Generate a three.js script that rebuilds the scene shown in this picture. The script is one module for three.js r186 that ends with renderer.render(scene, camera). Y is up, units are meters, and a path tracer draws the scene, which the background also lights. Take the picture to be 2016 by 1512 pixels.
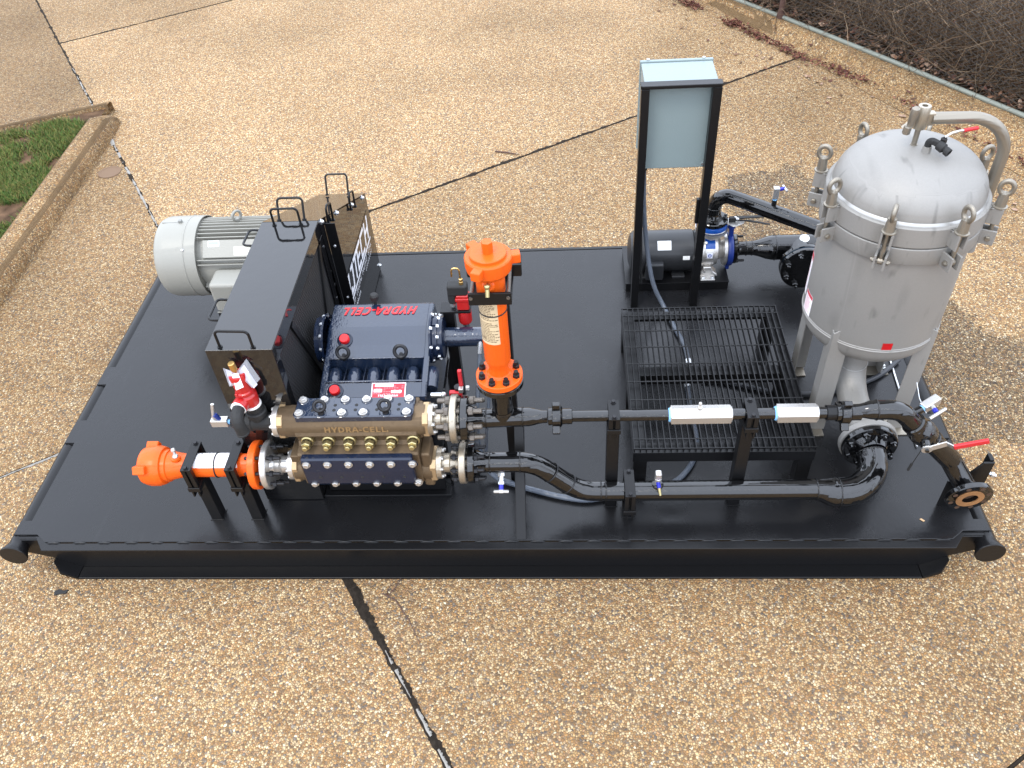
import * as THREE from 'three';
import { RoundedBoxGeometry } from 'three/addons/geometries/RoundedBoxGeometry.js';
import { mergeGeometries, toCreasedNormals } from 'three/addons/utils/BufferGeometryUtils.js';
import { ConvexGeometry } from 'three/addons/geometries/ConvexGeometry.js';
import { FontLoader } from 'three/addons/loaders/FontLoader.js';
import { TextGeometry } from 'three/addons/geometries/TextGeometry.js';

// ---------------------------------------------------------------- camera, sky, sun, exposure
const scene = new THREE.Scene();
const camera = new THREE.PerspectiveCamera(49.09, 4 / 3, 0.05, 200);
camera.position.set(0.32659, 2.52853, 1.77523);
camera.rotation.set(-0.772209, 0.095622, -0.083367, 'YXZ');
const renderer = new THREE.WebGLRenderer({ antialias: true });
renderer.setSize(1024, 768);
renderer.toneMapping = THREE.LinearToneMapping;
renderer.toneMappingExposure = 1.0;
renderer.shadowMap.enabled = true;
renderer.shadowMap.type = THREE.PCFSoftShadowMap;

let seed = 12345;
const rnd = () => { seed = (seed * 1664525 + 1013904223) >>> 0; return seed / 4294967296; };
const rr = (a, b) => a + (b - a) * rnd();
const hash = (x, y, s = 0) => { let h = (x * 374761393 + y * 668265263 + s * 974634541) | 0; h = Math.imul(h ^ (h >>> 13), 1274126177); return ((h ^ (h >>> 16)) >>> 0) / 4294967296; };
const sm = t => t * t * (3 - 2 * t);
function vnoise(x, y, per, s = 0) {
  const xi = Math.floor(x), yi = Math.floor(y), fx = sm(x - xi), fy = sm(y - yi);
  const w = k => per ? ((k % per) + per) % per : k;
  const a = hash(w(xi), w(yi), s), b = hash(w(xi + 1), w(yi), s), c = hash(w(xi), w(yi + 1), s), d = hash(w(xi + 1), w(yi + 1), s);
  return a + (b - a) * fx + (c - a) * fy + (a - b - c + d) * fx * fy;
}
const fbm = (x, y, oct = 4, per = 0, s = 0) => { let v = 0, a = .5, f = 1, t = 0; for (let i = 0; i < oct; i++) { v += a * vnoise(x * f, y * f, per ? per * f : 0, s + i); t += a; a *= .5; f *= 2; } return v / t; };

{ // thin bright overcast
  const W = 256, H = 128, d = new Float32Array(W * H * 4);
  for (let j = 0; j < H; j++) for (let i = 0; i < W; i++) {
    const el = (j / H - .5) * Math.PI, u = i / W;
    const n = fbm(u * 8, j / H * 10 + 3, 4, 8, 7);
    let L = el > 0 ? 2.75 + .35 * Math.sin(el) + (n - .5) * .8 : .45;
    const k = (i + j * W) * 4;
    d[k] = L * .9; d[k + 1] = L * .985; d[k + 2] = L * 1.15; d[k + 3] = 1;
  }
  const t = new THREE.DataTexture(d, W, H, THREE.RGBAFormat, THREE.FloatType);
  t.mapping = THREE.EquirectangularReflectionMapping; t.magFilter = t.minFilter = THREE.LinearFilter; t.wrapS = THREE.RepeatWrapping; t.needsUpdate = true;
  scene.background = t; scene.environment = t;
}
const sun = new THREE.DirectionalLight(new THREE.Color(1, .94, .84), 1.5);
sun.position.set(-3.2, 7.5, 2.6); sun.target.position.set(0, 0, -1);
sun.castShadow = true; sun.shadow.radius = 26; sun.shadow.mapSize.set(2048, 2048);
Object.assign(sun.shadow.camera, { left: -7, right: 7, top: 7, bottom: -7, near: .5, far: 25 });
scene.add(sun, sun.target);

// ---------------------------------------------------------------- helpers
const V = (x, y, z) => new THREE.Vector3(x, y, z);
const Y = V(0, 1, 0);
const used = {};
function numbered(n) { const k = used[n] = (used[n] ?? -1) + 1; return k ? n + '_' + String(k).padStart(3, '0') : n; }
function thing(name, label, category, base, group, kind) {
  const o = new THREE.Group(); o.name = numbered(name); o.position.set(...base);
  o.userData = { label, category }; if (group) o.userData.group = group; if (kind) o.userData.kind = kind;
  scene.add(o); return o;
}
// geometry is written in scene coordinates; a direct part is shifted back by its thing's base
function part(par, name, geo, m, label, at) {
  const o = new THREE.Mesh(Array.isArray(geo) ? mg(geo) : geo, m); o.name = name;
  if (par.isGroup) o.position.copy(par.position).negate();
  if (at) { o.position.add(at.p); if (at.q) o.quaternion.copy(at.q); }
  if (label) o.userData.label = label;
  o.castShadow = o.receiveShadow = true; par.add(o); return o;
}
function mg(list) {
  const l = list.map(g => { g = g.index ? g.toNonIndexed() : g; for (const k of Object.keys(g.attributes)) if (!['position', 'normal', 'uv'].includes(k)) g.deleteAttribute(k); return g; });
  return l.length === 1 ? l[0] : mergeGeometries(l);
}
function boxUV(g) {
  if (g.index) g = g.toNonIndexed();
  const p = g.attributes.position, n = g.attributes.normal, u = new Float32Array(p.count * 2);
  for (let i = 0; i < p.count; i++) {
    const ax = Math.abs(n.getX(i)), ay = Math.abs(n.getY(i)), az = Math.abs(n.getZ(i));
    const [a, b] = ay >= ax && ay >= az ? [p.getX(i), p.getZ(i)] : ax >= az ? [p.getZ(i), p.getY(i)] : [p.getX(i), p.getY(i)];
    u[i * 2] = a; u[i * 2 + 1] = b;
  }
  g.setAttribute('uv', new THREE.BufferAttribute(u, 2)); return g;
}
const crease = (g, a = .6) => toCreasedNormals(g.index ? g : g, a);
function quatTo(dir, ref) { // local y -> dir
  return new THREE.Quaternion().setFromUnitVectors(Y, dir.clone().normalize());
}
const place = (g, p, dir) => { if (dir) g.applyQuaternion(quatTo(dir)); return g.translate(p.x, p.y, p.z); };
function box(x0, x1, y0, y1, z0, z1, b = .003) {
  const w = x1 - x0, h = y1 - y0, d = z1 - z0, r = Math.min(b, w * .45, h * .45, d * .45);
  return boxUV(new RoundedBoxGeometry(w, h, d, 1, r).translate((x0 + x1) / 2, (y0 + y1) / 2, (z0 + z1) / 2));
}
function cyl(a, b, r0, r1 = r0, seg = 28, open = false) {
  const d = b.clone().sub(a), g = new THREE.CylinderGeometry(r1, r0, d.length(), seg, 1, open);
  return boxUV(crease(place(g, a.clone().lerp(b, .5), d)));
}
function lathe(prof, o, dir, seg = 40, ang = .6) { // prof: [radius, along]
  const g = new THREE.LatheGeometry(prof.map(([r, h]) => new THREE.Vector2(Math.max(r, 1e-5), h)), seg);
  return boxUV(crease(place(g, o, dir), ang));
}
function torus(p, axis, R, r, arc = Math.PI * 2, seg = 28, roll) {
  const g = new THREE.TorusGeometry(R, r, 8, seg, arc).rotateX(Math.PI / 2);
  return boxUV(place(g, p, axis));
}
const sphere = (p, r, sx = 1, sy = 1, sz = 1) => boxUV(new THREE.SphereGeometry(r, 16, 12).scale(sx, sy, sz).translate(p.x, p.y, p.z));
// extrude a [z,y] outline along x, or an [x,y] outline along z, or an [x,z] outline along y
function prism(pts, axis, a, b, bev = .002, holes) {
  const s = new THREE.Shape(pts.map(p => new THREE.Vector2(...p)));
  if (holes) for (const h of holes) s.holes.push(new THREE.Path(h.map(p => new THREE.Vector2(...p))));
  const g = new THREE.ExtrudeGeometry(s, { depth: b - a - 2 * bev, bevelEnabled: bev > 0, bevelSize: bev, bevelOffset: -bev, bevelThickness: bev, bevelSegments: 1, curveSegments: 16 });
  g.translate(0, 0, a + bev);
  const m = new THREE.Matrix4();
  if (axis === 'x') m.set(0, 0, 1, 0, 0, 1, 0, 0, 1, 0, 0, 0, 0, 0, 0, 1);
  if (axis === 'y') m.set(1, 0, 0, 0, 0, 0, 1, 0, 0, 1, 0, 0, 0, 0, 0, 1);
  if (axis !== 'z') { g.applyMatrix4(m); flip(g); }
  return boxUV(g);
}
function flip(g) { const p = g.attributes; for (const k of ['position', 'normal', 'uv']) { const a = p[k], n = a.itemSize; for (let i = 0; i < a.count; i += 3) for (let c = 0; c < n; c++) { const t = a.array[(i + 1) * n + c]; a.array[(i + 1) * n + c] = a.array[(i + 2) * n + c]; a.array[(i + 2) * n + c] = t; } } g.computeVertexNormals(); }
// polyline with rounded corners
function route(pts, R) {
  const out = [pts[0].clone()];
  for (let i = 1; i < pts.length - 1; i++) {
    const a = pts[i - 1], b = pts[i], c = pts[i + 1], u = a.clone().sub(b), w = c.clone().sub(b);
    const lu = u.length(), lw = w.length(); u.normalize(); w.normalize();
    const th = Math.acos(Math.min(1, Math.max(-1, u.dot(w)))), r = Array.isArray(R) ? R[i - 1] : R;
    const t = Math.min(r / Math.tan(th / 2), lu * .98, lw * .98), rad = t * Math.tan(th / 2);
    const cen = b.clone().add(u.clone().add(w).normalize().multiplyScalar(rad / Math.sin(th / 2)));
    const s = b.clone().addScaledVector(u, t).sub(cen), e = b.clone().addScaledVector(w, t).sub(cen), ang = s.angleTo(e), ax = s.clone().cross(e).normalize();
    const n = Math.max(3, Math.ceil(ang / .13));
    for (let k = 0; k <= n; k++) out.push(s.clone().applyAxisAngle(ax, ang * k / n).add(cen));
  }
  out.push(pts[pts.length - 1].clone()); return out;
}
function sweep(pts, rad, seg = 24, caps = true) {
  pts = pts.filter((p, i) => !i || p.distanceTo(pts[i - 1]) > 1e-5);
  const n = pts.length, P = [], I = []; let N = null, Tp = null;
  const R = i => Array.isArray(rad) ? rad[Math.min(i, rad.length - 1)] : rad;
  for (let i = 0; i < n; i++) {
    const T = pts[Math.min(i + 1, n - 1)].clone().sub(pts[Math.max(i - 1, 0)]).normalize();
    if (!N) { N = Math.abs(T.y) < .9 ? V(0, 1, 0) : V(0, 0, 1); N.addScaledVector(T, -N.dot(T)).normalize(); }
    else { N.applyQuaternion(new THREE.Quaternion().setFromUnitVectors(Tp, T)); N.addScaledVector(T, -N.dot(T)).normalize(); }
    Tp = T; const B = T.clone().cross(N);
    for (let j = 0; j < seg; j++) { const a = j / seg * Math.PI * 2, q = pts[i].clone().addScaledVector(N, Math.cos(a) * R(i)).addScaledVector(B, Math.sin(a) * R(i)); P.push(q.x, q.y, q.z); }
  }
  for (let i = 0; i < n - 1; i++) for (let j = 0; j < seg; j++) { const a = i * seg + j, b = i * seg + (j + 1) % seg, c = a + seg, d = b + seg; I.push(a, b, c, b, d, c); }
  if (caps) for (const [i, s] of [[0, 1], [n - 1, 0]]) { const k = P.length / 3; P.push(pts[i].x, pts[i].y, pts[i].z); for (let j = 0; j < seg; j++) { const a = i * seg + j, b = i * seg + (j + 1) % seg; s ? I.push(k, b, a) : I.push(k, a, b); } }
  const g = new THREE.BufferGeometry(); g.setAttribute('position', new THREE.Float32BufferAttribute(P, 3)); g.setIndex(I);
  g.setAttribute('uv', new THREE.Float32BufferAttribute(new Float32Array(P.length / 3 * 2), 2));
  g.computeVertexNormals();
  return boxUV(toCreasedNormals(g, .9));
}
const hex = (p, dir, r, h, seg = 6) => { const d = dir.clone().normalize(); return mg([lathe([[0, 0], [r, 0], [r, h * .85], [r * .86, h], [0, h]], p, d, seg, .3)]); };
function eyebolt(p, dir, face, R, r, stem = .02) { // ring above p, ring plane normal = face
  const c = p.clone().addScaledVector(dir, stem + R);
  return mg([torus(c, face, R, r), cyl(p, p.clone().addScaledVector(dir, stem + r), r * 1.1, r * 1.1, 12), cyl(p, p.clone().addScaledVector(dir, .008), r * 1.9, r * 1.7, 16)]);
}
// flat printed patch: four corners (bottom-left, bottom-right, top-right, top-left as read)
function patch(a, b, c, d) {
  const g = new THREE.BufferGeometry(), q = [a, b, c, d], P = [], U = [[0, 0], [1, 0], [1, 1], [0, 1]], u = [];
  for (const i of [0, 1, 2, 0, 2, 3]) { P.push(q[i].x, q[i].y, q[i].z); u.push(...U[i]); }
  g.setAttribute('position', new THREE.Float32BufferAttribute(P, 3)); g.setAttribute('uv', new THREE.Float32BufferAttribute(u, 2)); g.computeVertexNormals(); return g;
}
// printed label wrapped on a cylinder: axis start o, direction d (unit), up = reference direction for angle 0
function wrap(o, d, ref, r, len, a0, a1, rot) {
  const e1 = ref.clone().addScaledVector(d, -ref.dot(d)).normalize(), e2 = d.clone().cross(e1), n = 20, P = [], U = [], I = [];
  for (let i = 0; i <= n; i++) for (let j = 0; j <= 1; j++) {
    const a = a0 + (a1 - a0) * i / n, q = o.clone().addScaledVector(d, len * j).addScaledVector(e1, Math.cos(a) * r).addScaledVector(e2, Math.sin(a) * r);
    P.push(q.x, q.y, q.z); rot ? U.push(j, i / n) : U.push(i / n, j);
  }
  for (let i = 0; i < n; i++) { const a = i * 2; I.push(a, a + 2, a + 1, a + 2, a + 3, a + 1); }
  const g = new THREE.BufferGeometry(); g.setAttribute('position', new THREE.Float32BufferAttribute(P, 3)); g.setAttribute('uv', new THREE.Float32BufferAttribute(U, 2)); g.setIndex(I); g.computeVertexNormals(); return g;
}
function ring(c, dir, R, n, off = 0) { // points on a bolt circle
  const q = quatTo(dir), out = []; for (let i = 0; i < n; i++) { const a = off + i / n * Math.PI * 2; out.push(V(Math.cos(a) * R, 0, Math.sin(a) * R).applyQuaternion(q).add(c)); } return out;
}

// ---------------------------------------------------------------- textures and materials
function dataTex(w, h, fn, srgb, rep) {
  const d = new Uint8Array(w * h * 4), c = [0, 0, 0];
  for (let j = 0; j < h; j++) for (let i = 0; i < w; i++) { fn(i, j, c); const k = (j * w + i) * 4; for (let n = 0; n < 3; n++) d[k + n] = Math.max(0, Math.min(255, c[n] * 255)); d[k + 3] = 255; }
  const t = new THREE.DataTexture(d, w, h); t.wrapS = t.wrapT = THREE.RepeatWrapping; t.magFilter = THREE.LinearFilter; t.minFilter = THREE.LinearMipmapLinearFilter; t.generateMipmaps = true; t.anisotropy = 8;
  if (srgb) t.colorSpace = THREE.SRGBColorSpace; if (rep) t.repeat.set(rep, rep); t.needsUpdate = true; return t;
}
const s2 = x => x <= .0031308 ? 12.92 * x : 1.055 * Math.pow(x, 1 / 2.4) - .055;
function canvasTex(w, h, fn) {
  const c = document.createElement('canvas'); c.width = w; c.height = h; fn(c.getContext('2d'), w, h);
  const t = new THREE.CanvasTexture(c); t.colorSpace = THREE.SRGBColorSpace; t.anisotropy = 8; return t;
}
const clone = (t, rep) => { const c = t.clone(); c.repeat.set(rep, rep); c.needsUpdate = true; return c; };
// soft paint ripple, fine grain, scuffs
const ripple = dataTex(256, 256, (i, j, c) => { const v = fbm(i / 16, j / 16, 4, 16, 3); c[0] = c[1] = c[2] = v; });
const grain = dataTex(256, 256, (i, j, c) => { const v = .5 * hash(i, j, 5) + .5 * fbm(i / 4, j / 4, 2, 64, 9); c[0] = c[1] = c[2] = v; });
const scuff = dataTex(512, 512, (i, j, c) => {
  let v = .5 + .5 * (fbm(i / 64, j / 64, 5, 8, 21) - .5) + .1 * (hash(i, j, 4) - .5); c[0] = c[1] = c[2] = v;
});
const castTex = dataTex(512, 512, (i, j, c) => {
  const a = fbm(i / 64, j / 64, 5, 8, 31), b = fbm(i / 8, j / 8, 3, 64, 33), k = .62 + .55 * a + .25 * (b - .5) - (b > .72 ? .2 : 0);
  c[0] = s2(k * .8); c[1] = s2(k * .78); c[2] = s2(k * .74);
}, true);
const mottle = dataTex(512, 512, (i, j, c) => { // blasted stainless: faint clouding and rubbed smudges
  let v = .9 + .2 * (fbm(i / 128, j / 128, 5, 4, 141) - .5) + .05 * (hash(i, j, 14) - .5);
  const s = fbm(i / 32, j / 128, 4, 4, 145); if (s > .63) v -= (s - .63) * .8;
  const t = fbm(i / 8, j / 32, 3, 16, 149); if (t > .74) v -= (t - .74) * 1.6;
  c[0] = s2(v); c[1] = s2(v * .995); c[2] = s2(v * .985);
}, true);
const dusty = dataTex(512, 512, (i, j, c) => { // paint with faint scuffs and a film of trodden dust in patches
  let v = .62 + .35 * fbm(i / 128, j / 128, 6, 4, 161); const s = vnoise(i / 5, j / 42, 0, 165) * fbm(i / 64, j / 64, 3, 8, 167); if (s > .5) v += (s - .5) * 1.2;
  if (hash(i, j, 19) > .9985) v += .5; c[0] = s2(Math.min(1, v)); c[1] = s2(Math.min(1, v * .99)); c[2] = s2(Math.min(1, v * .96));
}, true);
const std = o => new THREE.MeshStandardMaterial(o), phys = o => new THREE.MeshPhysicalMaterial(o);
const lin = (r, g, b) => new THREE.Color().setRGB(r, g, b);
const M = {
  deck: phys({ color: lin(.0115, .0117, .0132), roughness: .56, specularIntensity: .7, map: clone(dusty, .55), roughnessMap: clone(scuff, 1.1), bumpMap: clone(ripple, 5), bumpScale: .00025 }),
  satin: phys({ color: lin(.0055, .0055, .006), roughness: .34, specularIntensity: .62, bumpMap: clone(ripple, 8), bumpScale: .0002 }),
  gloss: phys({ color: lin(.0028, .0028, .003), roughness: .06, ior: 1.66, bumpMap: clone(ripple, 2.2), bumpScale: .0006 }),
  panel: phys({ color: lin(.007, .007, .0075), roughness: .05, ior: 1.66, bumpMap: clone(ripple, 2), bumpScale: .00025 }),
  mesh: std({ color: lin(.01, .01, .011), roughness: .5 }),
  navy: phys({ color: lin(.01, .018, .038), roughness: .14, ior: 1.75, bumpMap: clone(ripple, 9), bumpScale: .0007 }),
  navyFlat: phys({ color: lin(.006, .012, .03), roughness: .22, ior: 1.5, bumpMap: clone(ripple, 9), bumpScale: .0006 }),
  bronze: std({ color: lin(.18, .125, .073), map: castTex, metalness: .5, roughness: .58, bumpMap: clone(grain, 5), bumpScale: .0007 }),
  bronzeCut: std({ color: lin(.42, .3, .17), metalness: .6, roughness: .4, bumpMap: clone(grain, 6), bumpScale: .0003 }),
  brassy: std({ color: lin(.47, .4, .2), metalness: .9, roughness: .3 }),
  brass: std({ color: lin(.66, .42, .15), metalness: .95, roughness: .3 }),
  zinc: std({ color: lin(.66, .67, .68), metalness: .85, roughness: .27 }),
  steel: std({ color: lin(.62, .6, .57), metalness: .85, roughness: .36, bumpMap: clone(grain, 9), bumpScale: .0002 }),
  plated: std({ color: lin(.56, .545, .52), metalness: .8, roughness: .36, bumpMap: clone(grain, 7), bumpScale: .0002 }),
  castSteel: std({ color: lin(.55, .5, .42), map: castTex, metalness: .8, roughness: .38 }),
  stud: std({ color: lin(.17, .15, .13), metalness: .8, roughness: .4, bumpMap: clone(grain, 30), bumpScale: .0008 }),
  blackOx: std({ color: lin(.02, .02, .022), metalness: .5, roughness: .38 }),
  stainless: std({ color: lin(.29, .28, .262), map: clone(mottle, .7), metalness: .3, roughness: .56, bumpMap: clone(grain, 6), bumpScale: .00006 }),
  stainlessDull: std({ color: lin(.27, .243, .2), metalness: .75, roughness: .4, bumpMap: clone(grain, 8), bumpScale: .0003 }),
  weldSS: std({ color: lin(.4, .395, .38), metalness: .6, roughness: .4 }),
  orange: phys({ color: lin(.72, .1, .006), roughness: .4, specularIntensity: .6, clearcoat: .08, clearcoatRoughness: .2, bumpMap: clone(ripple, 12), bumpScale: .0005 }),
  red: phys({ color: lin(.42, .012, .012), roughness: .3, clearcoat: .3, bumpMap: clone(ripple, 16), bumpScale: .0005 }),
  redPlastic: std({ color: lin(.62, .012, .015), roughness: .35 }),
  redGrip: std({ color: lin(.5, .018, .024), roughness: .45 }),
  grey: std({ color: lin(.265, .258, .225), roughness: .42, bumpMap: clone(ripple, 16), bumpScale: .0004 }),
  greyDark: std({ color: lin(.2, .2, .185), roughness: .5 }),
  boxGrey: std({ color: lin(.2, .25, .25), roughness: .35, bumpMap: clone(ripple, 20), bumpScale: .0003 }),
  motorBlack: std({ color: lin(.02, .021, .023), roughness: .42, bumpMap: clone(grain, 10), bumpScale: .0002 }),
  rubber: std({ color: lin(.035, .037, .042), roughness: .5 }),
  hose: std({ color: lin(.085, .1, .125), roughness: .38 }),
  blue: phys({ color: lin(.006, .07, .33), roughness: .3, clearcoat: .3 }),
  deepBlue: phys({ color: lin(.008, .026, .17), roughness: .35 }),
  blueKnob: std({ color: lin(.015, .02, .32), roughness: .4 }),
  ptfe: std({ color: lin(.2, .47, .78), roughness: .6 }),
  white: std({ color: lin(.78, .78, .76), roughness: .5 }),
  paper: std({ color: lin(.72, .71, .72), roughness: .6, side: THREE.DoubleSide }),
  film: phys({ color: lin(.75, .75, .8), roughness: .12, transmission: .75, thickness: 0, side: THREE.DoubleSide }),
  gasket: std({ color: lin(.012, .012, .012), roughness: .7 }),
  rust: std({ color: lin(.4, .2, .08), map: castTex, metalness: .3, roughness: .75, bumpMap: clone(grain, 12), bumpScale: .001 }),
  bore: std({ color: lin(.06, .03, .015), roughness: .9 }),
  rail: std({ color: lin(.21, .225, .19), metalness: .25, roughness: .55, bumpMap: clone(grain, 12), bumpScale: .0006 }),
  wire: std({ color: lin(.06, .055, .05), metalness: .5, roughness: .6 }),
  rustPost: std({ color: lin(.085, .045, .035), roughness: .8, bumpMap: clone(grain, 12), bumpScale: .001 }),
};
const font = await new FontLoader().loadAsync('fonts/droid/droid_sans_bold.typeface.json');
function textGeo(s, size, depth) { const g = new TextGeometry(s, { font, size, depth, curveSegments: 3, bevelEnabled: false }); g.computeBoundingBox(); const b = g.boundingBox; g.translate(-(b.min.x + b.max.x) / 2, 0, 0); return g.toNonIndexed ? (g.index ? g.toNonIndexed() : g) : g; }
// ---------------------------------------------------------------- ground textures
// exposed aggregate: rounded pebbles of several tones in a sandy matrix, 2.6 m tile
const PEB = 2048, TILE = 2.6;
const pebble = (() => {
  const col = new Uint8Array(PEB * PEB * 4), wet = new Uint8Array(PEB * PEB * 4), bmp = new Uint8Array(PEB * PEB * 4);
  const N = 334, cs = PEB / N; // cell about 8 mm
  const tones = [[.62, .43, .22], [.74, .56, .33], [.8, .65, .42], [.46, .28, .13], [.36, .22, .11], [.25, .18, .12], [.19, .17, .16], [.52, .33, .19], [.58, .35, .16], [.9, .8, .6], [.3, .27, .24], [.55, .43, .3]];
  const wts = [.16, .15, .11, .13, .11, .07, .04, .08, .06, .03, .03, .03];
  const cx = new Float32Array(N * N), cy = new Float32Array(N * N), cr = new Float32Array(N * N), ca = new Float32Array(N * N), ct = new Uint8Array(N * N), cb = new Float32Array(N * N);
  for (let i = 0; i < N * N; i++) {
    const x = i % N, y = (i / N) | 0;
    cx[i] = (x + rnd()) * cs; cy[i] = (y + rnd()) * cs; cr[i] = rr(.62, 1.35); ca[i] = rr(0, 3.14); cb[i] = rr(.8, 1.2);
    let w = rnd(), k = 0; while (w > wts[k] && k < 11) w -= wts[k++]; ct[i] = k;
  }
  for (let j = 0; j < PEB; j++) for (let i = 0; i < PEB; i++) {
    const gx = Math.floor(i / cs), gy = Math.floor(j / cs); let d1 = 1e9, d2 = 1e9, id = 0;
    for (let b = -2; b <= 2; b++) for (let a = -2; a <= 2; a++) {
      const mx = gx + a, my = gy + b, n = ((mx + N) % N) + ((my + N) % N) * N;
      let dx = i - cx[n] - (mx < 0 ? -PEB : mx >= N ? PEB : 0), dy = j - cy[n] - (my < 0 ? -PEB : my >= N ? PEB : 0);
      const c = Math.cos(ca[n]), s = Math.sin(ca[n]), u = dx * c + dy * s, v = (-dx * s + dy * c) * 1.32, d = Math.sqrt(u * u + v * v) / cr[n];
      if (d < d1) { d2 = d1; d1 = d; id = n; } else if (d < d2) d2 = d;
    }
    const k = (j * PEB + i) * 4, gap = d2 - d1, in_ = Math.min(1, Math.max(0, (gap - .3) / 1.5)) * (d1 < cs * .8 ? 1 : 0);
    const g = hash(i, j, 2), big = vnoise(i / 26, j / 26, 0, 5), t = tones[ct[id]], f = cb[id] * (.94 + .12 * g);
    const mtx = .8 + .3 * g + .2 * (big - .5), m = [.27 * mtx, .205 * mtx, .14 * mtx], q = hash(id % N, (id / N) | 0, 77), wp = q > .5 ? 1 : q > .25 ? .7 : .45;
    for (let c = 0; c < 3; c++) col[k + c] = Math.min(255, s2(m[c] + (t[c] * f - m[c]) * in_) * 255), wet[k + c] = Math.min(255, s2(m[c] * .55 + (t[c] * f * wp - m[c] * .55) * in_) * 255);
    bmp[k] = bmp[k + 1] = bmp[k + 2] = 255 * Math.min(1, .15 + .1 * g + in_ * (.75 - .5 * Math.min(1, d1 / cs) ** 2)); col[k + 3] = bmp[k + 3] = wet[k + 3] = 255;
  }
  const mk = (d, s) => { const t = new THREE.DataTexture(d, PEB, PEB); t.wrapS = t.wrapT = THREE.RepeatWrapping; t.magFilter = THREE.LinearFilter; t.minFilter = THREE.LinearMipmapLinearFilter; t.generateMipmaps = true; t.anisotropy = 8; if (s) t.colorSpace = THREE.SRGBColorSpace; t.repeat.set(1 / TILE, 1 / TILE); t.needsUpdate = true; return t; };
  return { col: mk(col, true), bmp: mk(bmp, false), wet: mk(wet, true) };
})();
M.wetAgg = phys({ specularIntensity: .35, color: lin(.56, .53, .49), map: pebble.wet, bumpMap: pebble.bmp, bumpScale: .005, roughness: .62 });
M.agg = phys({ specularIntensity: .22, color: lin(.66, .605, .535), map: pebble.col, bumpMap: pebble.bmp, bumpScale: .005, roughness: .74, vertexColors: true });
const soilTex = dataTex(512, 512, (i, j, c) => { const v = .5 + .8 * (fbm(i / 32, j / 32, 5, 16, 41) - .5) + .3 * (hash(i, j, 8) - .5); c[0] = s2(.12 * v); c[1] = s2(.082 * v); c[2] = s2(.052 * v); }, true);
M.soil = phys({ specularIntensity: .2, map: soilTex, roughness: .95, bumpMap: clone(grain, 3), bumpScale: .01 });
const tarTex = dataTex(256, 256, (i, j, c) => { const v = .6 + .8 * (fbm(i / 16, j / 16, 4, 16, 51) - .4) + .3 * hash(i, j, 6); c[0] = s2(.05 * v); c[1] = s2(.043 * v); c[2] = s2(.036 * v); }, true);
M.tar = phys({ map: clone(tarTex, 5), color: lin(.6, .55, .5), specularIntensity: .2, roughness: .95, bumpMap: clone(grain, 10), bumpScale: .002 });
M.sealant = phys({ specularIntensity: .3, color: lin(.27, .255, .23), roughness: .7, bumpMap: clone(grain, 10), bumpScale: .001 });

// ---------------------------------------------------------------- ground, driveway slabs, joints
const GY = -.2;
{
  const g = new THREE.PlaneGeometry(120, 120).rotateX(-Math.PI / 2).translate(0, GY - .03, -10);
  const o = new THREE.Mesh(boxUV(g), M.soil); o.name = 'ground'; o.userData = { label: 'bare brown earth under and around the driveway', category: 'ground', kind: 'structure' }; o.receiveShadow = true; scene.add(o);
}
const driveway = thing('driveway', 'pebbled exposed aggregate concrete driveway under the black skid', 'driveway', [0, GY, 0], null, 'structure');
const Cx = z => -.555 + .652 * z, EX = .8393, EZ = -.5439; // long joint line and cross joint direction
const weather = (x, z) => {
  // weathering in patches: browner and paler concrete
  const a = fbm(x * .55 + 4, z * .55 + 9, 3, 0, 61), b = fbm(x * 1.7 + 2, z * 1.7, 4, 0, 65);
  const left = Math.max(0, Math.min(1, (Cx(z) - x) * 6 + .5)), far = Math.max(0, Math.min(1, (fbm(x * .8 + 1, z * .8 + 5, 3, 0, 68) - .46) * 9)) * (z < -3 ? 1 : .55);
  return 1.04 + (a - .5) * .45 + (b - .5) * .3 - .12 * far - .1 * left * (z < -1 ? 1 : 0);
};
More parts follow.
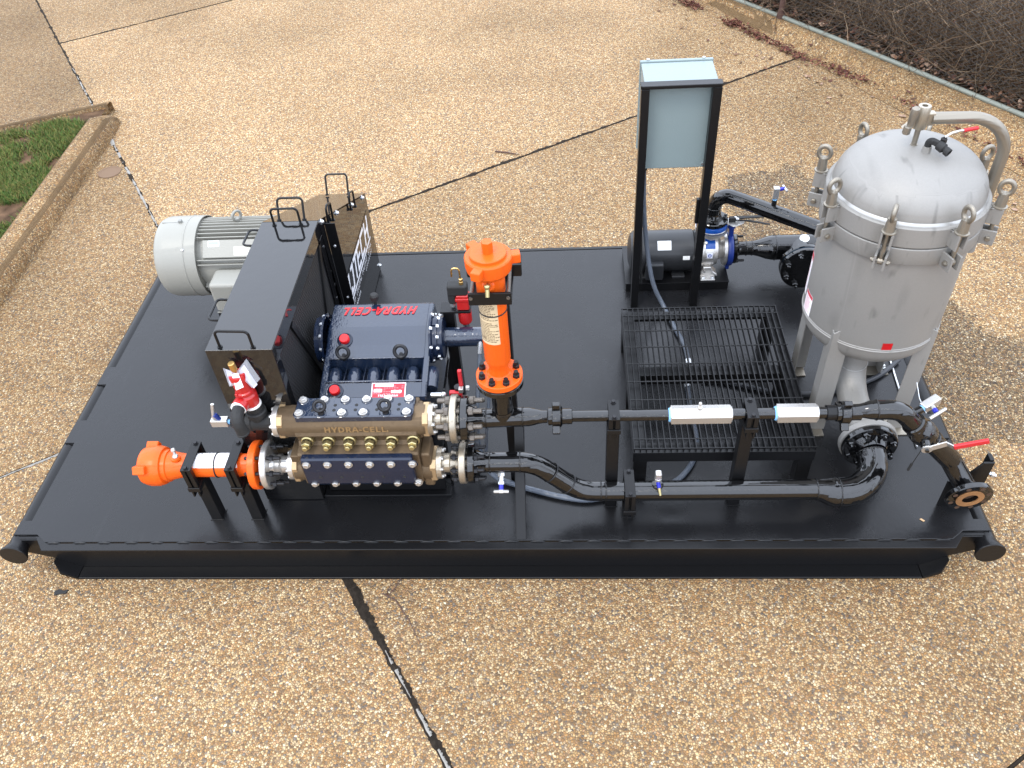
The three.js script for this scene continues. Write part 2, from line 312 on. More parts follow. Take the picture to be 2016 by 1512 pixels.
function slab(a, b, c, d, tint) { // corners as [x,z]
  const n = 70, P = [], U = [], C = [], I = [];
  for (let j = 0; j <= n; j++) for (let i = 0; i <= n; i++) {
    const u = i / n, v = j / n, x = (a[0] * (1 - u) + b[0] * u) * (1 - v) + (d[0] * (1 - u) + c[0] * u) * v, z = (a[1] * (1 - u) + b[1] * u) * (1 - v) + (d[1] * (1 - u) + c[1] * u) * v;
    const w = weather(x, z) * tint; P.push(x, GY, z); U.push(x + tint * 7, z + tint * 3); C.push(w, w * (.97 + .03 * w), w * (.92 + .08 * w));
  }
  for (let j = 0; j < n; j++) for (let i = 0; i < n; i++) { const k = j * (n + 1) + i; I.push(k, k + 1, k + n + 2, k, k + n + 2, k + n + 1); }
  const rim = []; for (let i = 0; i < n; i++) rim.push(i); for (let i = 0; i < n; i++) rim.push(n + i * (n + 1)); for (let i = n; i > 0; i--) rim.push(n * (n + 1) + i); for (let i = n; i > 0; i--) rim.push(i * (n + 1));
  const o = P.length / 3; rim.forEach((r, q) => { P.push(P[r * 3], GY - .05, P[r * 3 + 2]); U.push(U[r * 2], U[r * 2 + 1] + .05); C.push(.5, .5, .5); });
  rim.forEach((r, q) => { const r2 = rim[(q + 1) % rim.length], q2 = (q + 1) % rim.length; I.push(r, r2, o + q, r2, o + q2, o + q); });
  const g = new THREE.BufferGeometry(); g.setAttribute('position', new THREE.Float32BufferAttribute(P, 3)); g.setAttribute('uv', new THREE.Float32BufferAttribute(U, 2)); g.setAttribute('color', new THREE.Float32BufferAttribute(C, 3)); g.setIndex(I);
  const ng = g.toNonIndexed(); ng.computeVertexNormals(); // orient upward
  const nn = ng.attributes.normal; if (nn.getY(0) < 0) { for (const k of ['position', 'uv', 'color']) { const t = ng.attributes[k], s = t.itemSize; for (let i = 0; i < t.count; i += 3) for (let c2 = 0; c2 < s; c2++) { const q = t.array[(i + 1) * s + c2]; t.array[(i + 1) * s + c2] = t.array[(i + 2) * s + c2]; t.array[(i + 2) * s + c2] = q; } } ng.computeVertexNormals(); }
  const o2 = new THREE.Mesh(ng, M.agg); o2.name = 'slab'; o2.position.set(0, -GY, 0); o2.receiveShadow = true; driveway.add(o2);
}
const JR = [1.5, -1.907, -5.3, -8.8], JL = [1.95, -1.07, -4.02, -7.4];
for (let k = 0; k < 3; k++) { const g = .007, L = 9, z0 = JR[k] - g, z1 = JR[k + 1] + g; slab([Cx(z0) + g, z0], [Cx(z0) + g + EX * L, z0 + EZ * L], [Cx(z1) + g + EX * L, z1 + EZ * L], [Cx(z1) + g, z1], [.97, 1.16, 1.02][k]); }
for (let k = 0; k < 3; k++) { const g = .007, L = 9, z0 = JL[k] - g, z1 = JL[k + 1] + g; slab([Cx(z0) - g, z0], [Cx(z0) - g - EX * L, z0 - EZ * L], [Cx(z1) - g - EX * L, z1 - EZ * L], [Cx(z1) - g, z1], [1.08, .93, .82][k]); }
{ const z0 = 8, z1 = 1.5; slab([Cx(z1) + .007, z1 + .007], [Cx(z1) + EX * 9, z1 + EZ * 9], [Cx(z1) + EX * 9 + 3, z1 + EZ * 9 + 7], [Cx(z0), z0], 1); slab([Cx(1.95) - .007, 1.957], [Cx(1.95) - EX * 9, 1.95 - EZ * 9], [-8, 10], [Cx(z0) - .01, z0], 1); }
// ragged ribbons of filler lying in and over the joints
function ragged(p0, p1, w0, w1, y, step = .02, amp = .35, drop = 0) {
  const d = [p1[0] - p0[0], p1[1] - p0[1]], L = Math.hypot(...d), t = [d[0] / L, d[1] / L], nx = -t[1], nz = t[0], out = [], n = Math.ceil(L / step); let prev = null;
  for (let i = 0; i <= n; i++) {
    const u = i / n, w = (w0 + (w1 - w0) * u) * (1 + (fbm(u * L * 18, y * 100, 3, 0, 71) - .5) * 2 * amp) * .5, s = (fbm(u * L * 9, 3 + y * 90, 3, 0, 77) - .5) * w * 1.2;
    const w2 = w * (1 + (hash(i, 3, 9) - .5) * amp), x = p0[0] + d[0] * u, z = p0[1] + d[1] * u, yy = y + hash(i, 7, 3) * .0015;
    const row = [x + nx * (s + w), yy - .002, z + nz * (s + w), x + nx * (s), yy + .0015, z + nz * s, x + nx * (s - w2), yy - .002, z + nz * (s - w2)];
    const gone = drop && fbm(u * L * 26 + 5, y * 50, 4, 0, 81) < drop;
    if (prev && !gone) for (const [a, b] of [[0, 3], [3, 6]]) out.push(...prev.slice(a, a + 3), ...row.slice(a, a + 3), ...prev.slice(b, b + 3), ...row.slice(a, a + 3), ...row.slice(b, b + 3), ...prev.slice(b, b + 3));
    prev = row;
  }
  const g = new THREE.BufferGeometry(); g.setAttribute('position', new THREE.Float32BufferAttribute(out, 3)); g.computeVertexNormals();
  const nn = g.attributes.normal; let s = 0; for (let i = 0; i < nn.count; i++) s += nn.getY(i); if (s < 0) { const t2 = g.attributes.position; for (let i = 0; i < t2.count; i += 3) for (let c = 0; c < 3; c++) { const q = t2.array[(i + 1) * 3 + c]; t2.array[(i + 1) * 3 + c] = t2.array[(i + 2) * 3 + c]; t2.array[(i + 2) * 3 + c] = q; } g.computeVertexNormals(); }
  return boxUV(g);
}
const Cp = z => [Cx(z), z], along = (p, s) => [p[0] + EX * s, p[1] + EZ * s];
part(driveway, 'joint_filler', [ragged(Cp(2), Cp(-8.5), .02, .017, GY + .001, .01, .9), ragged(Cp(1.5), along(Cp(1.5), 6), .016, .016, GY - .004), ragged(Cp(-1.907), along(Cp(-1.907), 5.6), .024, .026, GY + .001, .012, .8), ragged(Cp(-5.3), along(Cp(-5.3), 3.4), .022, .014, GY + .001, .012, .9, .25), ragged(Cp(-1.07), along(Cp(-1.07), -3), .02, .02, GY - .004)], M.tar, 'dark crumbling filler in the slab joints');
part(driveway, 'tar_repair', [ragged(Cp(-.1), Cp(.2), .05, .034, GY + .003, .008, .5), ragged(Cp(.2), Cp(.34), .034, .018, GY + .003, .008, .6), ragged(Cp(.32), Cp(1.1), .02, .024, GY + .002, .008, .6)], M.tar, 'dark tar smeared over the joint in front of the skid');
part(driveway, 'sealant', [ragged(Cp(-3.45), Cp(-4.0), .026, .016, GY + .003, .008, 1, .36), ragged(Cp(-2.42), Cp(-3.5), .008, .015, GY + .003, .006, 1, .43), ragged(Cp(.33), Cp(1.05), .006, .009, GY + .0065, .003, 1.3, .52), ragged(along(Cp(-1.07), -.45), along(Cp(-1.07), -1.8), .009, .008, GY + .003, .008, .9, .36), ragged(Cp(-4.05), Cp(-5), .009, .007, GY + .003, .01, .9, .55)], M.sealant, 'white sealant left in the slab joints');

// damp, dirt-stained concrete: the matrix between the stones is dark, the stones stay pale
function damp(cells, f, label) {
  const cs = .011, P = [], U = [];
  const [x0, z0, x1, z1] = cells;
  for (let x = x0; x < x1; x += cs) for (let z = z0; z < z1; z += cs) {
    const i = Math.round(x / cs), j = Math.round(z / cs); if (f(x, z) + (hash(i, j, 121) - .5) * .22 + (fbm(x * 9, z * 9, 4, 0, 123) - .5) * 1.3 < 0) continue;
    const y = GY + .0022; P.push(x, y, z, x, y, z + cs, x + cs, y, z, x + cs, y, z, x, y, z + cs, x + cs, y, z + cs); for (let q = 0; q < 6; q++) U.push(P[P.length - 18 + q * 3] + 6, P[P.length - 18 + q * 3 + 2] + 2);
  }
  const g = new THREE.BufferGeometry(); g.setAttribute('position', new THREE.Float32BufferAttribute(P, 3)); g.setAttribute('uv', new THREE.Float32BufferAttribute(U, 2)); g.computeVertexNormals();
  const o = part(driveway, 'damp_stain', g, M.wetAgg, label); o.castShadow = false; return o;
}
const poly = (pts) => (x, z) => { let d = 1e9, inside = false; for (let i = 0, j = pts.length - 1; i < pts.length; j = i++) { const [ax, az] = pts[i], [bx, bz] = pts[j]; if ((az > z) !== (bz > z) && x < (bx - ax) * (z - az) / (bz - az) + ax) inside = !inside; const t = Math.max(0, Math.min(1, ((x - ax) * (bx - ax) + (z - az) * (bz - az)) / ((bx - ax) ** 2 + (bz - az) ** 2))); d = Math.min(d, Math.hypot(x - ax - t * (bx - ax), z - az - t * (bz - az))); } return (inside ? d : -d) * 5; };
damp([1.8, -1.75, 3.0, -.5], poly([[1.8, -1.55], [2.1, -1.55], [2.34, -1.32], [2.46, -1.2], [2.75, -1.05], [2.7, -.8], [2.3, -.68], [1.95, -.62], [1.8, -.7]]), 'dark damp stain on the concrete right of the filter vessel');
damp([1.1, -3.0, 2.0, -1.9], poly([[1.28, -2.75], [1.5, -2.82], [1.72, -2.86], [1.8, -2.5], [1.72, -2.2], [1.3, -2.0], [1.22, -2.3]]), 'dark damp stain on the concrete behind the feed pump');
// ---------------------------------------------------------------- kerbs, grass, bank, fence, brush
function strip(rows, m, name, label, cat, kind, uvs) { // rows of points, each row the same length
  const P = [], I = [], C = [], n = rows[0].length;
  for (const r of rows) for (const p of r) { P.push(...p); const w = weather(p[0] * 1.6, p[2] * 1.6) * (.7 + .4 * fbm(p[0] * 14, p[2] * 14, 3, 0, 131)); C.push(w, w * .97, w * .92); }
  for (let i = 0; i < rows.length - 1; i++) for (let j = 0; j < n - 1; j++) { const a = i * n + j; I.push(a, a + n, a + 1, a + 1, a + n, a + n + 1); }
  let g = new THREE.BufferGeometry(); g.setAttribute('position', new THREE.Float32BufferAttribute(P, 3)); g.setAttribute('color', new THREE.Float32BufferAttribute(C, 3)); g.setIndex(I); g.computeVertexNormals();
  let s = 0; for (let i = 0; i < g.attributes.normal.count; i++) s += g.attributes.normal.getY(i); if (s < 0) { for (let i = 0; i < I.length; i += 3) { const t = I[i + 1]; I[i + 1] = I[i + 2]; I[i + 2] = t; } g.setIndex(I); g.computeVertexNormals(); }
  g = boxUV(g); const o = new THREE.Mesh(g, m); o.name = numbered(name); o.userData = { label, category: cat }; if (kind) o.userData.kind = kind; o.castShadow = o.receiveShadow = true; scene.add(o); return o;
}
const jit = (s, i, j) => (hash(i, j, 91) - .5) * s;
{ // left kerb round the lawn
  const rows = [], prof = [[.245, -.02], [.24, .02], [.228, .055], [.208, .085], [.178, .108], [.14, .121], [.095, .125], [.05, .12], [.018, .104], [.002, .07], [0, -.02]];
  for (let i = 0; i <= 130; i++) { const z = -3.8 + i * .034, x0 = -2.995 + .05 * (z + 3.5), e = Math.min(1, i / 5); rows.push(prof.map(([a, h], j) => [x0 + .05 + (a - .117) * .76 * (.75 + .25 * e) , GY + Math.max(-.02, h * (.45 + .55 * e)), z])); }
  strip(rows, M.agg, 'kerb', 'thick rounded pebbled kerb along the right side of the small lawn', 'kerb');
  const r2 = []; for (let i = 0; i <= 80; i++) { const u = i / 80, x = -3.0 - u * 1.6, z = -3.93 + u * .72; r2.push([[x, GY - .02, z - .05], [x, GY + .07, z - .045], [x, GY + .085, z - .025 + jit(.008, i, 1)], [x, GY + .083, z + .025], [x, GY - .02, z + .035]]); }
  strip(r2, M.agg, 'kerb', 'thin low concrete edging along the far side of the small lawn', 'kerb');
  // lawn soil and blades
  const sr = []; for (let i = 0; i <= 30; i++) { const z = -3.9 + i * .16, row = []; for (let j = 0; j <= 16; j++) { const x0 = -2.99 + .05 * (z + 3.5), x = x0 - j * .11, zz = z + .0 * j + (i < 2 ? j * .11 * .45 : 0); row.push([x, GY + .055 + .02 * fbm(x * 5, zz * 5, 3, 0, 95), Math.max(zz, -3.88 + (x0 - x) * .45)]); } sr.push(row); }
  M.lawnSoil = phys({ specularIntensity: .2, map: soilTex, color: lin(1.5, 1.3, 1.2), roughness: .95 });
  strip(sr, M.lawnSoil, 'lawn_soil', 'reddish brown soil showing through the small lawn at the left edge', 'soil', 'structure');
  const blade = new THREE.BufferGeometry(); blade.setAttribute('position', new THREE.Float32BufferAttribute([-.0022, 0, 0, .0022, 0, 0, .0016, .022, .006, -.0022, 0, 0, .0016, .022, .006, -.0016, .022, .006, -.0016, .022, .006, .0016, .022, .006, 0, .038, .022], 3)); blade.computeVertexNormals();
  M.grass = phys({ specularIntensity: .3, color: 0xffffff, roughness: .8, side: THREE.DoubleSide });
  const n = 90000, im = new THREE.InstancedMesh(blade, M.grass, n), q = new THREE.Object3D(), c = new THREE.Color(); let k = 0;
  for (let t = 0; t < n * 3 && k < n; t++) {
    const z = rr(-3.85, -1.4), x0 = -3.0 + .05 * (z + 3.5), x = x0 - rr(0, 1.25); if (z < -3.86 + (x0 - x) * .47 + .03) continue;
    const bare = fbm(x * 3.2 + 11, z * 3.2, 4, 0, 97) + (x > x0 - .1 ? .06 : 0) - (z > -2.6 && z < -2.15 ? -.08 : 0); if (bare > .68 - .14 * rnd()) continue;
    q.position.set(x, GY + .06, z); q.rotation.set(rr(-.5, .5), rr(0, 6.28), rr(-.5, .5)); q.scale.setScalar(rr(.6, 1.35)); q.updateMatrix(); im.setMatrixAt(k, q.matrix);
    const y = rnd(); y < .2 ? c.setRGB(.2, .17, .055) : c.setRGB(.055 + .05 * rnd(), .088 + .055 * rnd(), .02 + .016 * rnd()); im.setColorAt(k++, c);
  }
  im.count = k; im.name = 'grass'; im.userData = { label: 'short green grass on the small lawn inside the pebbled kerb', category: 'grass', kind: 'stuff' }; im.castShadow = im.receiveShadow = true; scene.add(im);
}
const railP = [[1.2, -6.08], [1.69, -5.35], [2.03, -4.88], [2.66, -3.95], [3.155, -3.2], [3.9, -2.07], [4.6, -1.0]], footP = [[1.1, -6.5], [1.48, -5.6], [2.03, -4.52], [2.365, -3.82], [2.98, -2.65], [3.55, -1.55], [4.1, -.5]];
const lerpP = (A, u) => { const t = u * (A.length - 1), i = Math.min(A.length - 2, Math.floor(t)), f = t - i; return [A[i][0] + (A[i + 1][0] - A[i][0]) * f, A[i][1] + (A[i + 1][1] - A[i][1]) * f]; };
{
  const rows = [], br = [];
  for (let i = 0; i <= 150; i++) {
    const u = i / 150, f = lerpP(footP, u), r = lerpP(railP, u), row = [];
    for (const [j, [t, h]] of [[-.03, -.02], [.0, .004], [.2, .012], [.42, .04], [.58, .075], [.75, .09], [.95, .09], [1.08, .08]].entries()) row.push([f[0] + (r[0] - f[0]) * t + jit(.008, i, j), GY + h + jit(.006, i, j + 9), f[1] + (r[1] - f[1]) * t + jit(.008, i, j + 5)]);
    rows.push(row);
    const b = []; for (let j = 0; j <= 24; j++) { const t = j * .13 * (1 + j * .06), x = r[0] + t * .83 - .01, z = r[1] - t * .55 - .01; b.push([x, GY + .075 + .05 * (fbm(x * 4, z * 4, 4, 0, 103) - .3) + .1 * Math.min(1, t * .7), z]); } br.push(b);
  }
  strip(rows, M.agg, 'kerb', 'low sloping pebbled kerb below the chain-link fence at the right', 'kerb');
  strip(br, M.soil, 'soil_bank', 'dark soil bank covered by dead leaves behind the fence', 'bank', 'structure');
}
const bankY = (x, z) => GY + .09 + .05 * (fbm(x * 4, z * 4, 4, 0, 103) - .3);
{ // chain-link fence: bottom rail, a rusty post, wires
  const f = thing('chain_link_fence', 'chain-link fence with pale bottom rail and rusty post along the right kerb', 'fence', [2.3, -.12, -4.5]);
  const RY = -.1, _R = .0165;
  part(f, 'bottom_rail', sweep(railP.map(p => V(p[0], RY, p[1])), _R, 14), M.rail);
  const pp = V(2.0, -.2, -4.92);
  part(f, 'post', [cyl(pp, pp.clone().setY(1.1), .024, .024, 14), cyl(V(pp.x, RY - .03, pp.z), V(pp.x, RY + .03, pp.z), .03, .03, 14)], M.rustPost);
  const p2 = V(4.02, -.2, -1.9); part(f, 'post', cyl(p2, p2.clone().setY(1.1), .024, .024, 14), M.rustPost);
  const geos = [], A = new THREE.Vector2(...railP[0]), st = .045; let tot = 0; const cum = [0];
  for (let i = 1; i < railP.length; i++) { tot += Math.hypot(railP[i][0] - railP[i - 1][0], railP[i][1] - railP[i - 1][1]); cum.push(tot); }
  const at = s => { let i = 1; while (i < cum.length - 1 && cum[i] < s) i++; const t = (s - cum[i - 1]) / (cum[i] - cum[i - 1]), a = railP[i - 1], b = railP[i]; return [a[0] + (b[0] - a[0]) * t, a[1] + (b[1] - a[1]) * t]; };
  const off = [.55, -.36];
  for (let s = .1; s < tot - .1; s += st) {
    const pts = []; for (let k = 0; k <= 42; k++) { const q = at(s + (k % 2 ? st / 2 : -st / 2) * 1.04), w = .012 * (k % 2 ? 1 : -1); pts.push(V(q[0] + .02 + off[0] * w, RY + .012 + k * st / 2, q[1] - .012 + off[1] * w)); }
    const P = []; for (let k = 0; k < pts.length - 1; k++) geos.push(thin(pts[k], pts[k + 1], .002));
  }
  function thin(a, b, r) { const d = b.clone().sub(a), g = new THREE.CylinderGeometry(r, r, d.length(), 4, 1, true); g.applyQuaternion(quatTo(d)); const m = a.clone().lerp(b, .5); return g.translate(m.x, m.y, m.z).toNonIndexed(); }
  const w = part(f, 'wire_mesh', geos, M.wire); w.userData.kind = 'stuff';
}
const leafG = (() => { const g = new THREE.PlaneGeometry(1, .5, 4, 2), p = g.attributes.position; for (let i = 0; i < p.count; i++) { const x = p.getX(i), y = p.getY(i); p.setY(i, y * (1 - (2 * x) ** 2) * 1.05); p.setZ(i, .35 * y * y * 4 * .5 + .22 * x * x); } g.rotateX(-Math.PI / 2); g.computeVertexNormals(); return g.toNonIndexed(); })();
M.leaf = phys({ specularIntensity: .3, color: 0xffffff, roughness: .75, side: THREE.DoubleSide });
function litter(name, label, n, pos, size, pal, flat = .5) {
  const im = new THREE.InstancedMesh(leafG, M.leaf, n), q = new THREE.Object3D(), c = new THREE.Color();
  for (let k = 0; k < n; k++) { const p = pos(k); q.position.set(...p); q.rotation.set(rr(-flat, flat), rr(0, 6.28), rr(-flat, flat)); q.scale.setScalar(rr(...size)); q.updateMatrix(); im.setMatrixAt(k, q.matrix); const t = pal[Math.floor(rnd() * pal.length)], f = rr(.7, 1.25); c.setRGB(t[0] * f, t[1] * f, t[2] * f); im.setColorAt(k, c); }
  im.name = numbered(name); im.userData = { label, category: 'leaves', kind: 'stuff' }; im.castShadow = im.receiveShadow = true; scene.add(im); return im;
}
const brown = [[.16, .085, .05], [.22, .13, .085], [.1, .055, .035], [.3, .2, .14], [.13, .06, .045]], wine = [[.11, .04, .03], [.16, .06, .04], [.08, .03, .025], [.2, .1, .06]];
{
  litter('leaf_litter', 'dead brown leaves lying thick behind the fence', 9000, () => { const u = rr(.05, .85), r = lerpP(railP, u), t = Math.pow(rnd(), 1.3) * 2.6, x = r[0] + .83 * t + .02, z = r[1] - .55 * t; return [x, bankY(x, z) + rr(0, .05) + .08 * Math.min(1, t), z]; }, [.025, .055], brown, .8);
  litter('leaf_litter', 'dark red dead leaves drifted along the gutter of the sloping kerb', 1500, k => { const cl = [[1.80, -4.82, .2], [2.02, -4.45, .2], [2.28, -4.12, .16], [2.43, -3.96, .16], [1.37, -5.5, .12], [1.66, -5.05, .05], [2.95, -2.95, .25], [3.15, -2.7, .2], [2.66, -3.5, .16]], c = cl[k % 9], s = (rnd() + rnd() + rnd() - 1.5) * c[2] * 1.2; return [c[0] + s * .5 + rr(-.05, .05), GY + rr(.006, .03), c[1] + s * .9 + rr(-.03, .03)]; }, [.016, .036], wine, .6);
  litter('fallen_leaf', 'stray dead leaves scattered on the driveway near the fence', 110, () => { const u = rr(.1, .7), f = lerpP(footP, u), t = rr(-.5, .3); return [f[0] + t * .8, GY + .006 + (t > 0 ? .05 : 0), f[1] - t * .5]; }, [.02, .045], brown, .3);
  // tangled dry brush
  const tw = new THREE.CylinderGeometry(.35, 1, 1, 4, 3, true).translate(0, .5, 0); const p = tw.attributes.position; for (let i = 0; i < p.count; i++) { const y = p.getY(i); p.setX(i, p.getX(i) * .009 + .12 * y * y); p.setZ(i, p.getZ(i) * .009 + .03 * Math.sin(y * 5)); } tw.computeVertexNormals();
  M.twig = phys({ specularIntensity: .2, color: 0xffffff, roughness: .9 });
  const n = 24000, im = new THREE.InstancedMesh(tw, M.twig, n), q = new THREE.Object3D(), c = new THREE.Color();
  for (let k = 0; k < n; k++) {
    const u = rr(.08, .8), r = lerpP(railP, u), t = .06 + Math.pow(rnd(), 1.1) * 1.45, x = r[0] + .83 * t, z = r[1] - .55 * t, cl = fbm(x * 1.8 + 3, z * 1.8, 3, 0, 111);
    q.position.set(x, bankY(x, z) + rnd() * rnd() * .95 * cl + .02, z); q.rotation.set(rr(-1.6, 1.6), rr(0, 6.28), rr(-1.6, 1.6)); const s = rr(.1, .42); q.scale.set(s * rr(.5, 1), s, s * rr(.5, 1)); q.updateMatrix(); im.setMatrixAt(k, q.matrix);
    const f = rr(.6, 1.5); rnd() < .35 ? c.setRGB(.2 * f, .145 * f, .095 * f) : c.setRGB(.085 * f, .055 * f, .034 * f); im.setColorAt(k, c);
  }
  im.name = 'dry_brush'; im.userData = { label: 'tangled leafless brown brush behind the chain-link fence', category: 'brush', kind: 'stuff' }; im.castShadow = im.receiveShadow = true; scene.add(im);
  litter('brush_leaves', 'dead leaves caught in the dry brush behind the fence', 3000, () => { const u = rr(.08, .8), r = lerpP(railP, u), t = .1 + rnd() * 2, x = r[0] + .83 * t, z = r[1] - .55 * t; return [x, bankY(x, z) + rnd() * rnd() * .5, z]; }, [.015, .035], brown, 1.5);
  litter('weed_leaves', 'patch of green weeds beyond the dry brush at the top right corner', 9000, () => { const u = rr(.1, .75), r = lerpP(railP, u), t = 1.25 + rnd() * 1.9, x = r[0] + .83 * t, z = r[1] - .55 * t; return [x, bankY(x, z) + .1 + rnd() * rnd() * .25, z]; }, [.02, .06], [[.07, .1, .03], [.1, .12, .04], [.05, .075, .025], [.14, .12, .06]], 1);
}
{ // loose bits on the concrete
  const t = thing('twig', 'thin forked dark twig lying beside the tar in front of the skid', 'twig', [-.35, GY, .15]);
  part(t, 'stem', [sweep([[-.385, .1], [-.365, .11], [-.33, .13], [-.27, .21], [-.215, .31]].map(p => V(p[0], GY + .006, p[1])), [.002, .0024, .0024, .002, .001], 6), sweep([[-.36, .11], [-.34, .08], [-.325, .05], [-.325, .01]].map(p => V(p[0], GY + .008, p[1])), [.002, .002, .0015, .001], 6), sweep([[-.37, .11], [-.36, .07], [-.345, .05]].map(p => V(p[0], GY + .006, p[1])), [.002, .0015, .001], 6)], M.rustPost);
  const s = thing('rubber_scrap', 'small flat black scrap on the concrete below the left roller end', 'scrap', [-1.64, GY, .095]);
  part(s, 'scrap', prism([[-1.665, .09], [-1.65, .082], [-1.628, .088], [-1.612, .083], [-1.616, .1], [-1.64, .102], [-1.66, .108]], 'y', GY + .001, GY + .007, .001), M.gasket);
  const w = thing('twig', 'short pale brown twig on the driveway behind the orange standing cylinder', 'twig', [-.05, GY, -3.15]);
  part(w, 'stem', sweep([V(-.13, GY + .006, -3.17), V(-.05, GY + .01, -3.14), V(.03, GY + .005, -3.12)], [.005, .006, .002], 6), M.rustPost);
  const p = thing('buried_cap', 'small round buried cap in the concrete beside the left kerb', 'drain cap', [-2.69, GY, -3.08]);
  part(p, 'cap', lathe([[0, .002], [.062, .003], [.066, .006], [.074, .006], [.076, .001]], V(-2.69, GY, -3.08), Y, 28), std({ color: lin(.16, .1, .06), roughness: .9, bumpMap: clone(grain, 12), bumpScale: .001 }));
  const pt = thing('paint_chip', 'tiny tan chip lying on the black deck near its right front corner', 'chip', [1.57, 0, -.08]);
  part(pt, 'chip', prism([[1.565, -.083], [1.572, -.086], [1.582, -.075], [1.575, -.072]], 'y', .0005, .003, .0005), std({ color: lin(.5, .33, .18), roughness: .8 }));
}
// ---------------------------------------------------------------- the skid
const X = V(1, 0, 0), Z = V(0, 0, 1), nX = V(-1, 0, 0), nY = V(0, -1, 0), nZ = V(0, 0, -1);
const v3 = a => a.map(p => V(...p));
const BOLT = {};
function bolts(par, name, pts, dir, geoKey, make, m, label) { // shared geometry along +y, one mesh per piece
  const g = BOLT[geoKey] || (BOLT[geoKey] = make()), q = quatTo(dir);
  return pts.map(p => part(par, name, g, m, label, { p, q }));
}
const hexBolt = (r, h, wash = 1.35) => () => mg([lathe([[0, -.004], [r * wash, -.004], [r * wash, .0015], [0, .0015]], V(0, 0, 0), Y, 20), hex(V(0, .0015, 0), Y, r, h)]);
const stud = (L0, L1, r, nutA, nutB, nr) => () => mg([cyl(V(0, L0, 0), V(0, L1, 0), r, r, 12), hex(V(0, nutA, 0), Y, nr, nr * 1.05), hex(V(0, nutB, 0), nY, nr, nr * 1.05), cyl(V(0, L1, 0), V(0, L1 + .003, 0), r, r * .6, 12), cyl(V(0, L0, 0), V(0, L0 - .003, 0), r, r * .6, 12)]);
{
  const s = thing('equipment_skid', 'large black painted steel skid carrying all the pumping equipment', 'skid', [0, GY, -.9]);
  const W = 1.752, T = 1.795;
  const corner = k => prism([[1.6, -.06], [1.79, -.06], [1.79, -.022], [1.69, -.022], [1.652, .004], [1.6, .004]].map(([x, z]) => [x * k, z]), 'y', -.0145, -.009, .001);
  part(s, 'deck_plate', prism([[-1.655, 0], [1.655, 0], [1.70, -.035], [T, -.035], [T, -.085], [W, -.085], [W, -.47], [T, -.47], [T, -.6], [W, -.6], [W, -1.78], [-W, -1.78], [-W, -.965], [-T, -.965], [-T, -.85], [-W, -.85], [-W, -.63], [-T, -.63], [-T, -.5], [-W, -.5], [-W, -.1], [-T, -.1], [-T, -.035], [-1.70, -.035]], 'y', -.008, 0, .0015), M.deck);
  const bprof = [[-1.78, -.012], [1.78, -.012], [1.78, -.088], [1.68, -.13], [1.595, -.188], [-1.595, -.188], [-1.68, -.13], [-1.78, -.088]];
  const beam = (z, f) => [prism(bprof, 'z', z - .005, z + .005, .001), prism(f > 0 ? [[-1.645, .004], [1.645, .004], [1.685, -.028], [1.705, -.028], [1.655, .036], [-1.655, .036], [-1.705, -.028], [-1.685, -.028]] : [[-1.6, z - .05], [1.6, z - .05], [1.6, z - .03], [-1.6, z - .03]], 'y', -.012, -.003, .0015)];
  part(s, 'beam', [...beam(-.022, 1), box(-1.592, 1.592, -.2, -.189, -.075, .036, .003), flange(1), flange(-1), corner(1), corner(-1)], M.satin);
  part(s, 'beam', [...beam(-1.76, -1), box(-1.5, 1.5, -.2, -.189, -1.81, -1.70, .003)], M.satin);
  function flange(k) { const P = []; for (const [x, y, z] of [[1.594, -.2, .035], [1.594, -.189, .035], [1.652, -.166, .035], [1.65, -.155, .033], [1.682, -.142, .0], [1.68, -.131, .0], [1.682, -.142, -.07], [1.68, -.131, -.07], [1.594, -.2, -.07], [1.592, -.189, -.07]]) P.push(V(x * k, y, z)); return boxUV(crease(new ConvexGeometry(P), .3)); }
  for (const k of [-1, 1]) {
    const t = part(s, 'roller_tube', [cyl(V(k * 1.783, -.043, -1.85), V(k * 1.783, -.043, .02), .036, .036, 30), lathe([[.036, -.035], [.038, -.02], [.047, 0], [.047, .006], [0, .0065]], V(k * 1.783, -.043, .018), Z, 30)], M.satin, 'round tube along the end of the skid');
    for (const [z0, z1] of (k < 0 ? [[-.1, -.035], [-.63, -.5], [-.965, -.85]] : [[-.085, -.035], [-.6, -.47]])) part(s, 'tube_saddle', prism([[k * 1.745, -.0085], [k * 1.745, -.035], [k * 1.81, -.035], [k * 1.80, -.0085]], 'z', z0, z1, .001), M.satin);
    part(s, 'end_plate', lathe([[0, 0], [.05, 0], [.051, .002], [.051, .007], [.05, .009], [0, .009]], V(k * 1.783, -.043, .0245), Z, 36), M.satin, 'round end disc of the tube');
  }
  const wg = sweep(v3([[-.027, 0, 0], [-.015, .0012, .0006], [0, .0008, -.0006], [.015, .0013, .0006], [.027, 0, 0]]), [.001, .0045, .005, .0045, .001], 8);
  for (let i = 0; i < 33; i++) part(s, 'weld_bead', wg, M.satin, null, { p: V(-1.62 + i * .1013 + rr(-.006, .006), -.0035, .0035) });
}

